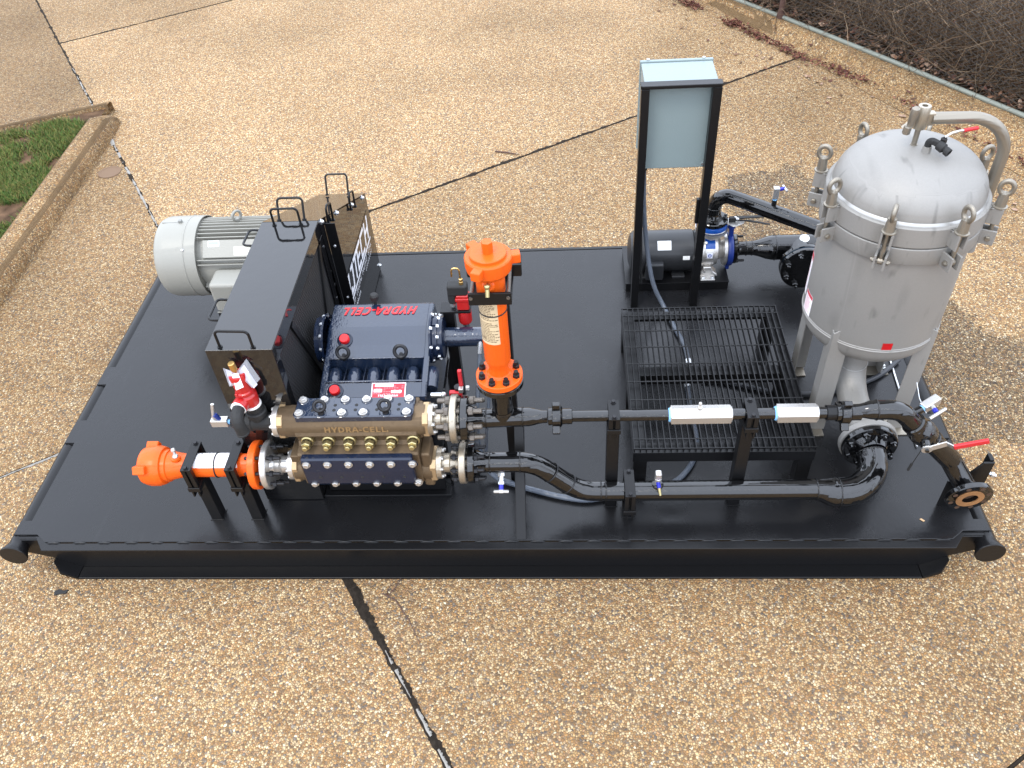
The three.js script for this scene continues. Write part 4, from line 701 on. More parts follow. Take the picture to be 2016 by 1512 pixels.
  const lever = (pts, w, th) => { const g = []; for (let i = 0; i < pts.length - 1; i++) { const A = pts[i], B = pts[i + 1], d = B.clone().sub(A), l = d.length(); d.normalize(); const n2 = d.clone().cross(side).normalize(), m = new THREE.Matrix4().makeBasis(d, side, d.clone().cross(side)); const bb = new RoundedBoxGeometry(l + .004, w[i], th, 1, th * .3); bb.applyMatrix4(m); const c = A.clone().lerp(B, .5); g.push(boxUV(bb.translate(c.x, c.y, c.z))); } return g; };
  const h0 = hub.clone().addScaledVector(st, .008), h1 = h0.clone().addScaledVector(hd, .062), h2 = h1.clone().addScaledVector(hd, .018).addScaledVector(st, .02), h3 = h2.clone().addScaledVector(hd, .1).addScaledVector(st, .012);
  const lv = part(b, 'lever', [...lever([h0, h1, h2], [.024, .02], .005), lathe([[0, -.003], [.017, -.003], [.0175, 0], [.017, .003], [0, .003]], h0, st, 24)], M.plated, 'bright flat steel lever');
  part(lv, 'grip', [...lever([h2, h3], [.02], .011)], M.redGrip, 'red plastic grip');
  // check valves: bright hexagonal blocks on the straight pipe
  const hexBlock = (x0, x1) => boxUV(crease(new THREE.CylinderGeometry(.0315, .0315, x1 - x0, 6).rotateY(Math.PI / 6 + .12).rotateZ(-Math.PI / 2).translate((x0 + x1) / 2, UY, UZ), .4));
  const cut = (x0, x1) => [hexBlock(x0, x1), lathe([[0, -.003], [.0265, -.003], [.028, .001]], U(x0), X, 30), lathe([[.028, -.001], [.0265, .003], [0, .003]], U(x1), X, 30)];
  const h = thing('hex_check_valve', 'long bright hexagonal valve block with a grease nipple on the upper pipe', 'valve', [.757, UY, UZ]);
  part(h, 'body', cut(.66, .855), M.plated);
  part(h, 'nipple', [hex(V(.752, UY + .027, UZ + .002), Y, .009, .012), cyl(V(.752, UY + .039, UZ), V(.752, UY + .048, UZ), .0045, .0045, 10), sphere(V(.752, UY + .051, UZ), .006)], M.plated);
  const h2v = thing('hex_check_valve', 'short bright hexagonal valve block on the upper pipe left of the filter leg', 'valve', [1.07, UY, UZ]);
  part(h2v, 'body', cut(1.005, 1.132), M.plated);
  for (const [x, o] of [[.657, h], [1.002, h2v]]) part(o, 'thread_tape', lathe([[.0195, -.006], [.0225, -.005], [.0245, .002], [.02, .003]], U(x), X, 26), M.ptfe, 'blue thread tape');
  // needle valve on the elbow at the right
  const nv = thing('needle_valve', 'bright steel needle valve with blue collar on the elbow at the right end', 'valve', [1.48, .47, -.2]);
  const o = V(1.452, .435, -.185), nd = V(.75, .12, -.45).normalize();
  part(nv, 'nipple', [cyl(o, o.clone().addScaledVector(nd, .042), .0135, .0135, 16)], M.gloss);
  part(nv, 'thread_tape', cyl(o.clone().addScaledVector(nd, .04), o.clone().addScaledVector(nd, .048), .0125, .0115, 16), M.ptfe);
  const bq = new THREE.Quaternion().setFromUnitVectors(X, nd), vb = new RoundedBoxGeometry(.07, .03, .03, 1, .004).applyQuaternion(bq), bc = o.clone().addScaledVector(nd, .083); vb.translate(bc.x, bc.y, bc.z);
  part(nv, 'body', boxUV(vb), M.plated);
  const nz = V(.1, .12, 1).normalize(), s0 = bc.clone().addScaledVector(nz, .014);
  part(nv, 'stem', cyl(s0, s0.clone().addScaledVector(nz, .02), .008, .008, 12), M.plated);
  part(nv, 'collar', cyl(s0.clone().addScaledVector(nz, .018), s0.clone().addScaledVector(nz, .034), .0085, .0085, 14), M.blueKnob, 'blue plastic collar');
  part(nv, 'handle', cyl(s0.clone().addScaledVector(nz, .04).addScaledVector(nd, -.035), s0.clone().addScaledVector(nz, .04).addScaledVector(nd, .035), .006, .006, 12), M.plated);
  part(nv, 'seal_wire', sweep(v3([[bc.x - .03, bc.y + .03, bc.z - .07], [bc.x - .03, bc.y + .005, bc.z - .02], [bc.x - .02, bc.y - .01, bc.z + .035]]), .0012, 6), M.zinc);
  // wire and tag hanging under the lever
  const tg = thing('hanging_tag', 'short black stub hanging on a thin wire below the red lever', 'tag', [hub.x, hub.y - .1, hub.z]);
  part(tg, 'wire', sweep([hub.clone().add(V(-.005, -.02, -.01)), hub.clone().add(V(-.012, -.11, -.02))], .0015, 6), M.gasket);
  part(tg, 'stub', cyl(hub.clone().add(V(-.012, -.105, -.02)), hub.clone().add(V(-.015, -.142, -.022)), .0045, .0045, 8), M.gasket);
}
{
  const t = thing('suction_pipe', 'thick glossy black suction pipe stepping down from the pump to the filter outlet', 'pipe', [.6, LY, LZ]);
  const a = S(-.03);
  part(t, 'flange', [flangeDisc(a, X, .073, .024), lathe([[.05, 0], [.042, .012], [.0365, .024], [.0365, .04]], S(-.008), X, 36)], M.gloss);
  const run = route([S(.02), S(.195), V(.355, LY, LZ), V(1.19, LY, LZ)], [.14, .14]);
  part(t, 'pipe', [sweep(run, .0362, 32), ...[.045, .15].map(x => weldRing(S(x), X, .0362)), ...[[.432], [.45]].map(([x]) => weldRing(V(x, LY, LZ), X, .0362))], M.gloss, 'stepped straight run');
  for (const k of [[.255, .232], [.315, .168]]) part(t, 'weld_ring', weldRing(V(k[0], k[1], (SZ + LZ) / 2), V(.7, -.7, 0).normalize(), .0365), M.blackOx);
  const EY = LY - .017, ex = 1.268;
  part(t, 'reducer', [sweep(v3([[1.185, LY, LZ], [1.2, LY - .002, LZ], [1.22, LY - .008, LZ], [1.238, LY - .014, LZ], [1.25, EY, LZ], [ex, EY, LZ]]), [.0362, .0375, .043, .0485, .0515, .052], 36, false), weldRing(V(1.188, LY, LZ), X, .0368)], M.gloss);
  part(t, 'elbow', [sweep(route(v3([[ex - .002, EY, LZ], [1.412, EY, LZ], [1.412, .15, -.295]]), .135), .052, 40, false), weldRing(V(ex, EY, LZ), X, .0524), torus(V(1.412, .143, -.268), V(0, -.2, 1).normalize(), .0524, .003)], M.gloss, 'wide swept elbow');
  const fo = V(1.412, .152, -.31), fd = V(0, .02, 1).normalize();
  part(t, 'flange', [flangeDisc(fo, fd, .098, .02), lathe([[.07, 0], [.058, .014], [.052, .028]], fo.clone().addScaledVector(fd, .02), fd, 40)], M.gloss, 'black flange against the filter outlet');
  bolts(t, 'bolt', ring(fo.clone().addScaledVector(fd, .02), fd, .0775, 8, .39), fd, 'eb', () => mg([hex(V(0, 0, 0), Y, .0135, .013), cyl(V(0, .012, 0), V(0, .026, 0), .0085, .0085, 12)]), M.gloss);
  // small drain and vent valves
  const tv = (name, label, p, dir, arm, sz = 1) => {
    const b = thing(name, label, 'valve', [p.x, p.y, p.z]), e = k => p.clone().addScaledVector(dir, k * sz);
    part(b, 'body', [hex(e(0), dir, .013 * sz, .012 * sz), cyl(e(.012), e(.034), .0095 * sz, .0095 * sz, 14), hex(e(.03), dir, .0115 * sz, .01 * sz)], M.zinc);
    part(b, 'collar', cyl(e(.04), e(.058), .0085 * sz, .0085 * sz, 14), M.blueKnob, 'blue collar');
    part(b, 'handle', [cyl(e(.064).addScaledVector(arm, -.026 * sz), e(.064).addScaledVector(arm, .026 * sz), .0058 * sz, .0058 * sz, 12), hex(e(.056), dir, .008 * sz, .014 * sz)], M.plated);
  };
  tv('drain_valve', 'small silver tee-handle drain valve with blue collar under the suction pipe', V(.082, .252, SZ + .02), V(0, -.62, .78).normalize(), X);
  const vv = thing('vent_valve', 'small bright valve standing on the straight lower suction pipe', 'valve', [.63, LY, LZ]);
  part(vv, 'boss', lathe([[.022, 0], [.02, .006], [.012, .01], [0, .01]], V(.632, LY + .033, LZ), Y, 20), M.gloss);
  part(vv, 'body', [cyl(V(.632, LY + .04, LZ), V(.632, LY + .062, LZ), .011, .011, 14), hex(V(.632, LY + .06, LZ), Y, .013, .012), box(.621, .643, LY + .072, LY + .10, LZ - .013, LZ + .011, .004), cyl(V(.632, LY + .1, LZ - .002), V(.632, LY + .103, LZ - .002), .007, .007, 14)], M.plated);
  part(vv, 'collar', cyl(V(.632, LY + .055, LZ + .008), V(.634, LY + .05, LZ + .03), .0075, .0065, 12), M.blueKnob, 'blue collar');
  part(vv, 'handle', [cyl(V(.634, LY + .05, LZ + .028), V(.638, LY + .03, LZ + .046), .006, .004, 10)], M.brassy);
}
// ---------------------------------------------------------------- clamp posts
function clampPost(label, x, z, y, r, axisZ, gh, hgt) { // square post, saddle, strap over the pipe
  const t = thing('pipe_support', label, 'support', [x, 0, z], gh);
  const w = .0215, yb = y - r - .002, zf = axisZ + r + .016, zb = axisZ - r - .016, k = .0185;
  if (hgt !== 0) part(t, 'post', [box(x - w, x + w, 0, yb - .02, z - w, z + w, .003), box(x - w - .004, x + w + .004, 0, .003, z - w - .004, z + w + .004, .001)], M.satin);
  part(t, 'saddle', [box(x - k - .004, x + k + .004, yb - .022, yb - .0015, zb - .012, zf + .012, .002), box(x - .014, x - .008, yb - .05, yb - .022, zf - .012, zf + .01, .001), box(x + .008, x + .014, yb - .05, yb - .022, zf - .012, zf + .01, .001)], M.satin);
  part(t, 'strap', [box(x - k, x + k, y + r + .0015, y + r + .008, zb - .01, zf + .01, .0015)], M.satin);
  for (const q of [zf, zb]) { part(t, 'side_bar', [box(x - k, x - .004, yb - .001, y + r + .001, q - .008, q + .008, .001), box(x + .004, x + k, yb - .001, y + r + .001, q - .008, q + .008, .001), cyl(V(x, yb - .03, q), V(x, y + r + .01, q), .0035, .0035, 8)], M.satin); }
  bolts(t, 'bolt', [V(x, y + r + .0085, zf), V(x, y + r + .0085, zb)], Y, 'sb', hexBolt(.0075, .0065), M.blackOx);
  return t;
}
clampPost('black clamp post under the orange inlet cylinder, nearest the left end', -1.016, LZ, SY, .0427, SZ, 'pipe clamp posts');
clampPost('black clamp post under the orange inlet cylinder, next to its flange', -.859, LZ, SY, .0427, SZ, 'pipe clamp posts');
clampPost('black clamp post holding the upper pipe left of the grated platform', .471, -.172, UY, .0195, UZ, 'pipe clamp posts');
clampPost('black clamp post holding the upper pipe in front of the grated platform', .92, -.175, UY, .0195, UZ, 'pipe clamp posts');
clampPost('short black clamp post strapping down the thick lower pipe', .533, LZ, LY, .0362, LZ, 'pipe clamp posts');
{
  const t = thing('flange_support', 'black angle bracket with silver bolt carrying the end flange at the right edge', 'bracket', [1.66, 0, -.15]);
  part(t, 'bracket', [prism([[1.645, 0], [1.772, 0], [1.772, .235], [1.735, .235], [1.68, .135], [1.645, .135]], 'z', -.152, -.144, .002), box(1.757, 1.772, .06, .24, -.185, -.153, .002)], M.satin);
  part(t, 'bolt', [cyl(V(1.763, .165, -.165), V(1.80, .16, -.15), .0055, .0055, 10), hex(V(1.785, .162, -.155), V(.9, -.1, .35), .011, .01), hex(V(1.765, .165, -.164), V(.9, -.1, .35), .011, .008)], M.zinc, 'silver bolt');
}
{ // tall post and brace behind the standing orange cylinder
  const t = thing('cylinder_stand', 'tall black braced post clamping the standing orange cylinder', 'stand', [.118, 0, -.3]);
  part(t, 'post', box(.096, .14, 0, .99, -.322, -.278, .003), M.satin);
  part(t, 'brace', prism([[-.005, 0], [-.045, 0], [-.305, .30], [-.276, .33]], 'x', .124, .16, .002), M.satin);
  const y = 1.035, zc = UZ;
  part(t, 'clamp', [box(.042, .166, y - .021, y + .021, zc + .058, zc + .066, .0015), box(.042, .166, y - .02, y - .014, zc - .1, zc + .058, .0015), box(.028, .19, y - .021, y + .021, zc - .075, zc - .067, .0015)], M.satin);
  part(t, 'cross_bar', [box(.02, .188, y - .05, y - .0, zc - .118, zc - .112, .001), box(.02, .188, y - .006, y - .0, zc - .15, zc - .118, .001)], M.satin);
  for (const x of [.05, .157]) part(t, 'clamp_rod', cyl(V(x, y + .006, zc - .12), V(x, y + .006, zc + .07), .0055, .0055, 10), M.stud);
}
// ---------------------------------------------------------------- orange cylinders
const tinyPrint = (bg, fg, rows, seedK, head) => canvasTex(256, 256, (c, w, h) => { c.fillStyle = bg; c.fillRect(0, 0, w, h); c.fillStyle = fg; for (let j = 0; j < rows; j++) { let x = 14 + hash(j, seedK, 1) * 18; if (hash(j, seedK, 7) < .16) continue; const end = w * (.6 + .35 * hash(j, seedK, 2)); while (x < end) { const l = 6 + hash(x | 0, j, seedK) * 22; c.fillRect(x, 10 + j * (h - 20) / rows, l, (h - 20) / rows * .42); x += l + 5; } } if (head) { c.font = 'bold 22px sans-serif'; c.fillText(head, 70, h - 26); } });
{
  const t = thing('pulsation_dampener', 'orange cylinder standing upright on the black tee with a lugged cap', 'dampener', [.103, .66, UZ]);
  const o = V(.103, .664, UZ), e = k => V(.103, .664 + k, UZ);
  const body = part(t, 'body', lathe([[0, 0], [.0725, 0], [.0745, .002], [.0745, .019], [.0725, .021], [.04, .023], [.033, .03], [.031, .038], [.0315, .062], [.0385, .08], [.041, .09], [.041, .33], [.0425, .332], [.0425, .41], [.046, .412], [.046, .43]], o, Y, 56, .45), M.orange);
  bolts(t, 'flange_bolt', ring(e(.021), Y, .059, 8, .35), Y, 'ob', () => mg([hex(V(0, 0, 0), Y, .012, .013), cyl(V(0, .013, 0), V(0, .024, 0), .0078, .0074, 14)]), M.blackOx);
  part(t, 'gasket', lathe([[.0, -.001], [.0735, -.001], [.0735, -.0055], [0, -.0055]], o, Y, 48), M.gasket);
  const g = [lathe([[.046, .42], [.056, .424], [.065, .435], [.068, .45], [.068, .475], [.065, .479], [.053, .479], [.053, .487], [.051, .489], [0, .489]], o, Y, 56, .45)];
  for (let k = 0; k < 3; k++) { const a = .16 + k * 2.094, q = new THREE.Quaternion().setFromAxisAngle(Y, a); g.push(boxUV(new RoundedBoxGeometry(.03, .03, .03, 1, .004).translate(.076, .462, 0).applyQuaternion(q).translate(o.x, o.y, o.z))); }
  part(t, 'hammer_cap', g, M.orange, 'orange cap with three hammer lugs');
  part(t, 'square_head', boxUV(crease(new THREE.CylinderGeometry(.0165, .0165, .036, 6).rotateY(.3), .4).translate(o.x, o.y + .506, o.z)), M.orange);
  const bd = V(-.02, .28, 1).normalize();
  part(t, 'bleed_boss', lathe([[.019, 0], [.019, .008], [.014, .012], [0, .012]], V(.101, 1.065, UZ + .038), bd, 20), M.orange);
  part(t, 'bleed_valve', [cyl(V(.101, 1.07, UZ + .046), V(.1, 1.083, UZ + .068), .0075, .0075, 12), sphere(V(.1, 1.083, UZ + .07), .0085), cyl(V(.1, 1.079, UZ + .068), V(.1, 1.055, UZ + .08), .007, .0065, 12)], M.brassy);
  part(t, 'label', wrap(e(.175), Y, Z, .0414, .17, -1.75, .42), std({ map: tinyPrint('#c9b694', '#4b3b2b', 26, 5, 'FLOW'), roughness: .4 }), 'beige instruction label');
  part(t, 'band', torus(e(.285), Y, .0415, .0022, Math.PI * 2, 40), M.gasket);
}
{
  const t = thing('pulsation_dampener', 'orange cylinder lying at the left end with a lugged nut and white label', 'dampener', [-1.0, SY, SZ]);
  const o = S(-1.21);
  part(t, 'body', lathe([[.058, .085], [.058, .105], [.053, .108], [.047, .135], [.0427, .16], [.0427, .362], [.0405, .365], [.0405, .41], [.045, .413], [.086, .415], [.088, .418], [.088, .437], [.086, .44], [0, .44]], o, X, 56, .45), M.orange);
  const g = [lathe([[.03, .02], [.03, .012], [.056, .006], [.064, .012], [.071, .03], [.072, .068], [.07, .078], [.066, .088], [.058, .09]], o, X, 56, .5)];
  for (let k = 0; k < 3; k++) { const a = .92 + k * 2.094, q = new THREE.Quaternion().setFromAxisAngle(X, a); g.push(boxUV(new RoundedBoxGeometry(.044, .034, .03, 1, .004).translate(.028, .072, 0).applyQuaternion(q).translate(o.x, o.y, o.z))); }
  { const q = new THREE.Quaternion().setFromAxisAngle(X, .9); }
  part(t, 'hammer_nut', g, M.orange, 'orange nut with hammer lugs');
  part(t, 'threaded_bore', lathe([[0, .05], [.029, .05], [.0302, .014]], o, X, 36), M.bore);
  part(t, 'bleed_boss', lathe([[.017, 0], [.016, .008], [0, .009]], V(-1.068, SY + .046, SZ + .008), Y, 18), M.orange);
  part(t, 'bleed_valve', [cyl(V(-1.068, SY + .05, SZ + .008), V(-1.07, SY + .073, SZ - .002), .006, .006, 12), sphere(V(-1.071, SY + .077, SZ - .004), .009), sphere(V(-1.066, SY + .058, SZ + .008), .0105, 1, .7, 1)], M.plated);
  part(t, 'label', wrap(S(-1.005), X, V(0, 1, 0), .0431, .16, -.75, .95), std({ map: canvasTex(256, 256, (c, w, h) => { c.fillStyle = '#f2f0f0'; c.fillRect(0, 0, w, h); c.fillStyle = '#333'; for (let j = 0; j < 10; j++) for (let i = 0; i < 3; i++) if (hash(i, j, 5) > .3) c.fillRect(12 + i * 14, 20 + j * 22, 9, 9); c.fillStyle = '#c9b4b0'; for (let j = 0; j < 12; j++) c.fillRect(80 + hash(j, 1, 3) * 30, 30 + j * 16, 100, 4); }), roughness: .4 }), 'glossy white label');
  part(t, 'band', torus(S(-.93), X, .0436, .0026, Math.PI * 2, 40), M.gasket);
}
// ---------------------------------------------------------------- relief valve and fittings at the left end of the upper head
{
  const f = thing('black_tee', 'matt black threaded tee and coupling at the left end of the bronze head', 'pipe fitting', [-.74, DY, DZ]);
  part(f, 'tee', [lathe([[.026, 0], [.0335, .003], [.0345, .02], [.031, .024], [.0305, .1], [.026, .104]], D(-.78), X, 32), cyl(D(-.735), V(-.735, DY + .082, DZ), .026, .026, 28), lathe([[.029, 0], [.0345, .002], [.035, .02], [.031, .023], [0, .023]], V(-.735, DY + .035, DZ), Y, 30)], M.gasket);
  part(f, 'nipple', [cyl(D(-.69), D(-.664), .021, .021, 24), lathe([[.021, 0], [.0215, .01]], D(-.676), X, 24)], M.blackOx);
  part(f, 'thread_tape', wrap(D(-.685), X, V(0, .8, .6), .0216, .012, -.7, .6), M.ptfe, 'blue thread tape');
  part(f, 'coupling', [boxUV(crease(new THREE.CylinderGeometry(.0235, .0235, .036, 8).rotateZ(Math.PI / 2).translate(-.815, DY, DZ), .4)), cyl(D(-.8), D(-.77), .017, .017, 20)], M.blackOx);
  const n = thing('needle_valve', 'small bright steel needle valve with tilted silver handle left of the red relief valve', 'valve', [-.88, DY, DZ]);
  part(n, 'thread_tape', cyl(D(-.846), D(-.83), .0085, .0085, 14), M.ptfe);
  part(n, 'body', [box(-.905, -.845, DY - .014, DY + .016, DZ - .014, DZ + .014, .004)], M.plated);
  part(n, 'collar', cyl(V(-.874, DY + .014, DZ), V(-.884, DY + .036, DZ), .0075, .009, 14), M.deepBlue, 'dark blue collar');
  part(n, 'handle', [cyl(V(-.892, DY + .02, DZ), V(-.884, DY + .075, DZ - .012), .0062, .0062, 12)], M.plated);
  const r = thing('relief_valve', 'red relief valve with brass stem standing on the black tee at the left', 'valve', [-.735, DY, DZ]);
  const b = V(-.737, DY + .082, DZ), e = k => b.clone().add(V(-.01 * k / .1, k, 0)), ax = V(-.1, 1, 0).normalize();
  part(r, 'seal_ring', lathe([[0, 0], [.03, 0], [.03, .006], [.025, .008]], b, ax, 28), M.white);
  part(r, 'body', [lathe([[.02, .004], [.026, .008], [.03, .03], [.031, .05], [.026, .058], [.026, .065], [.0325, .067], [.0325, .075], [.0285, .078], [.0285, .14], [.0265, .145], [0, .146]], b, ax, 36, .5), cyl(e(.035).add(V(-.012, 0, 0)), e(.03).add(V(-.024, 0, .042)), .026, .027, 28), boxUV(new RoundedBoxGeometry(.01, .012, .06, 1, .002).translate(-.765, b.y + .072, DZ))], M.red);
  part(r, 'outlet_ring', lathe([[.017, 0], [.0265, 0], [.0265, .005], [.02, .007]], e(.03).add(V(-.024, 0, .042)), V(0, -.05, 1).normalize(), 30), M.white, 'white ring round the outlet');
  part(r, 'elbow', [sweep(route([e(.03).add(V(-.024, 0, .045)), e(.024).add(V(-.026, 0, .088)), e(-.045).add(V(-.026, 0, .088))], .04), .0205, 26), lathe([[.0205, 0], [.0225, .001], [.0225, .006], [0, .007]], e(-.038).add(V(-.026, 0, .088)), nY, 26)], M.gasket, 'matt black outlet elbow');
  part(r, 'brass_stem', [cyl(e(.145), e(.162), .008, .008, 14), lathe([[.0095, 0], [.0095, .002], [.0115, .004], [.0115, .03], [.01, .032], [0, .032]], e(.16), ax, 20)], M.brass);
  const tg = thing('document_bag', 'clear plastic bag with white paper tag tied to the red relief valve', 'bag', [-.735, DY + .17, DZ]);
  const bp = (pts) => { const g = patch(...v3(pts)); return g; };
  part(tg, 'paper_tag', bp([[-.752, b.y + .108, DZ + .04], [-.725, b.y + .118, DZ + .036], [-.738, b.y + .16, DZ + .012], [-.76, b.y + .156, DZ + .014]]), M.paper, 'white paper tag');
  part(tg, 'bag', [bp([[-.706, b.y + .1, DZ + .022], [-.684, b.y + .11, DZ - .01], [-.715, b.y + .182, DZ - .03], [-.748, b.y + .155, DZ + .004]]), bp([[-.778, b.y + .11, DZ + .024], [-.755, b.y + .125, DZ + .034], [-.75, b.y + .158, DZ + .008], [-.792, b.y + .166, DZ - .006]])], M.film, 'clear plastic');
  part(tg, 'folded_sheet', [bp([[-.702, b.y + .096, DZ + .02], [-.692, b.y + .1, DZ + .006], [-.722, b.y + .17, DZ - .014], [-.742, b.y + .153, DZ - .002]]), bp([[-.776, b.y + .112, DZ + .022], [-.77, b.y + .116, DZ + .024], [-.76, b.y + .158, DZ + .004], [-.784, b.y + .162, DZ - .004]])], std({ color: lin(.6, .58, .66), roughness: .5, side: THREE.DoubleSide }), 'folded sheet in the bag');
}
// ---------------------------------------------------------------- filter vessel
{
  const cx = 1.445, cz = -.70, c = y => V(cx, y, cz), P = (az, R, y) => V(cx + R * Math.sin(az), y, cz + R * Math.cos(az));
  const t = thing('filter_vessel', 'tall grey stainless steel filter vessel on four angle legs at the right', 'vessel', [cx, 0, cz]);
  const rnd_ = (n, f) => Array.from({ length: n + 1 }, (_, i) => f(i / n));
  part(t, 'shell', [lathe([...rnd_(14, u => [.238 * Math.sin(u * Math.PI / 2), .452 - .125 * Math.cos(u * Math.PI / 2)]), [.24, .462], [.24, .852]], c(0), Y, 96, .5), lathe([[.238, .4625], [.2428, .465], [.2428, .468], [.24, .4705]], c(0), Y, 96), lathe([[.24, .4745], [.242, .476], [.24, .478]], c(0), Y, 96)], M.stainless);
  part(t, 'shell_ring', lathe([[.24, .852], [.254, .854], [.255, .857], [.255, .909], [.253, .912], [.2, .912]], c(0), Y, 96, .5), M.stainless);
  part(t, 'lid_ring', lathe([[.2, .9155], [.253, .9155], [.255, .919], [.255, .984], [.252, .988], [.243, .9895], [.24, .993], [.238, .996]], c(0), Y, 96, .5), M.stainless);
  part(t, 'lid', lathe([...rnd_(26, u => [.238 * Math.cos(u * Math.PI / 2) ** .82, .993 + .145 * Math.sin(u * Math.PI / 2) ** 1.0])], c(0), Y, 96, 1.2), M.stainless, 'domed lid');
  part(t, 'lid_weld', lathe([[.244, .9885], [.2425, .9935], [.2375, .9985]], c(0), Y, 96), M.weldSS);
  // legs
  const lw = .062, th = .005;
  for (const [sx, sz] of [[-1, 1], [1, 1], [-1, -1], [1, -1]]) {
    const x = cx + sx * .18, z = cz + sz * .18, q = (a, b) => [Math.min(a, b), Math.max(a, b)];
    const [xa, xb] = q(x, x - sx * lw), [za, zb] = q(z, z - sz * th), [xc, xd] = q(x, x - sx * th), [zc, zd] = q(z - sz * th, z - sz * lw);
    const L = part(t, 'leg', [prism(sx > 0 ? [[xa, .006], [xb, .006], [xb, .505], [xa, .54]] : [[xa, .006], [xb, .006], [xb, .54], [xa, .505]], 'z', za, zb, .001), prism(sz > 0 ? [[zc, .006], [zd, .006], [zd, .505], [zc, .515]] : [[zc, .006], [zd, .006], [zd, .515], [zc, .505]], 'x', xc, xd, .001)], M.stainless);
    const fx = x - sx * .03 + sx * .02, fz = z - sz * .03;
    part(L, 'foot_plate', box(x - .045 - sx * .01, x + .045 - sx * .01, 0, .006, z - .045 - sz * .01, z + .045 - sz * .01, .001), M.stainlessDull);
    part(L, 'anchor_bolt', [lathe([[0, .006], [.015, .006], [.015, .009], [0, .009]], V(x + sx * .018, 0, z - sz * .025), Y, 18), hex(V(x + sx * .018, .009, z - sz * .025), Y, .0105, .011), cyl(V(x + sx * .018, .015, z - sz * .025), V(x + sx * .018, .03, z - sz * .025), .006, .006, 10)], M.zinc);
  }
  // swing bolts with eye nuts
  for (let i = 0; i < 8; i++) {
    const az = (18 + 45 * i) / 180 * Math.PI, rq = new THREE.Quaternion().setFromAxisAngle(Y, az), w = (g) => g.applyQuaternion(rq).translate(cx, 0, cz);
    const tang = V(Math.cos(az), 0, -Math.sin(az)), lug = (s, y0, y1, r0, r1) => w(box(s - .0035, s + .0035, y0, y1, r0, r1, .0015));
    part(t, 'hinge_lug', [lug(-.0155, .848, .9, .252, .3), lug(.0155, .848, .9, .252, .3)], M.stainless);
    part(t, 'lid_lug', [lug(-.0155, .925, .981, .252, .295), lug(.0155, .925, .981, .252, .295), w(box(-.019, .019, .972, .981, .253, .262, .001))], M.stainless);
    const b = part(t, 'swing_bolt', [w(cyl(V(0, .872, .279), V(0, 1.01, .279), .0072, .0072, 14)), w(cyl(V(-.007, .872, .279), V(.007, .872, .279), .0125, .0125, 18)), w(cyl(V(-.03, .872, .279), V(.03, .872, .279), .0058, .0058, 12)), w(hex(V(.0195, .872, .279), X, .0095, .008)), w(hex(V(-.0195, .872, .279), nX, .0095, .006))], M.stainlessDull);
    const R = .0195, yc = 1.048;
    part(t, 'eye_nut', [w(lathe([[.0, .981], [.0225, .981], [.0225, .9845], [.017, .986], [.0165, .99], [.0155, 1.012], [.0135, 1.03], [0, 1.034]], V(0, 0, .279), Y, 24)), w(boxUV(new THREE.TorusGeometry(R, .0074, 10, 28).rotateY(Math.PI / 2).scale(1, 1.18, 1).translate(0, yc, .279)))], M.stainlessDull);
  }
  // davit arm
  const dx = 1.708;
  const dv = part(t, 'davit_arm', [sweep(route(v3([[dx, .80, -.69], [dx, 1.222, -.695], [1.455, 1.226, -.70]]), .14), .0185, 26)], M.stainlessDull, 'bent lifting arm');
  part(t, 'davit_sleeve', [lathe([[.0195, 0], [.0245, 0], [.0245, .17], [.0195, .17]], V(dx, .735, -.69), Y, 28), box(1.69, 1.705, .75, .9, -.705, -.675, .002)], M.stainless);
  part(t, 'davit_hub', [lathe([[.008, 0], [.019, 0], [.02, .003], [.02, .07], [.0185, .073], [.009, .073], [.008, .06]], V(1.425, 1.195, -.70), Y, 28), prism([[1.44, 1.198], [1.44, 1.262], [1.372, 1.198]], 'z', -.708, -.692, .002), box(1.43, 1.462, 1.205, 1.247, -.712, -.688, .004)], M.castSteel);
  part(t, 'lifting_screw', [cyl(V(1.425, 1.13, -.70), V(1.425, 1.2, -.70), .0085, .0085, 16), lathe([[.012, 0], [.011, .006], [0, .006]], V(1.425, 1.134, -.70), Y, 18)], M.stainlessDull);
  part(t, 'crank_knob', [lathe([[0, 0], [.009, .002], [.011, .02], [.0135, .045], [.0115, .058], [.005, .064], [0, .065]], V(1.385, 1.215, -.675), V(.05, 1, .05), 20), hex(V(1.378, 1.192, -.672), V(.05, 1, .05), .012, .026)], M.stainlessDull);
  // vent valve on the lid
  part(t, 'vent_boss', lathe([[.0175, 0], [.014, .004], [.013, .03], [.0105, .031], [0, .031]], V(1.449, 1.125, -.655), Y, 22), M.stainless);
  const vv = thing('vent_valve', 'small black ball valve with thin red lever on top of the filter lid', 'valve', [1.449, 1.15, -.65]);
  part(vv, 'body', [sweep(route(v3([[1.449, 1.152, -.655], [1.449, 1.178, -.655], [1.475, 1.172, -.63], [1.492, 1.162, -.605]]), .012), .0105, 16), lathe([[.012, 0], [.0155, .003], [.0155, .022], [.012, .025]], V(1.47, 1.172, -.635), V(.55, -.28, .75), 18), lathe([[.013, 0], [.013, .014], [.0085, .014], [.0085, .002]], V(1.487, 1.163, -.612), V(.55, -.28, .75), 18)], M.gasket);
  part(vv, 'stem', [hex(V(1.483, 1.178, -.635), Y, .0095, .014)], M.blackOx);
  const lv = part(vv, 'lever', [sweep(v3([[1.483, 1.195, -.635], [1.503, 1.206, -.64], [1.525, 1.209, -.645], [1.545, 1.208, -.65]]), .0036, 8)], M.plated);
  part(lv, 'grip', sweep(v3([[1.54, 1.208, -.649], [1.585, 1.208, -.66]]), .0058, 10), M.redGrip, 'red grip');
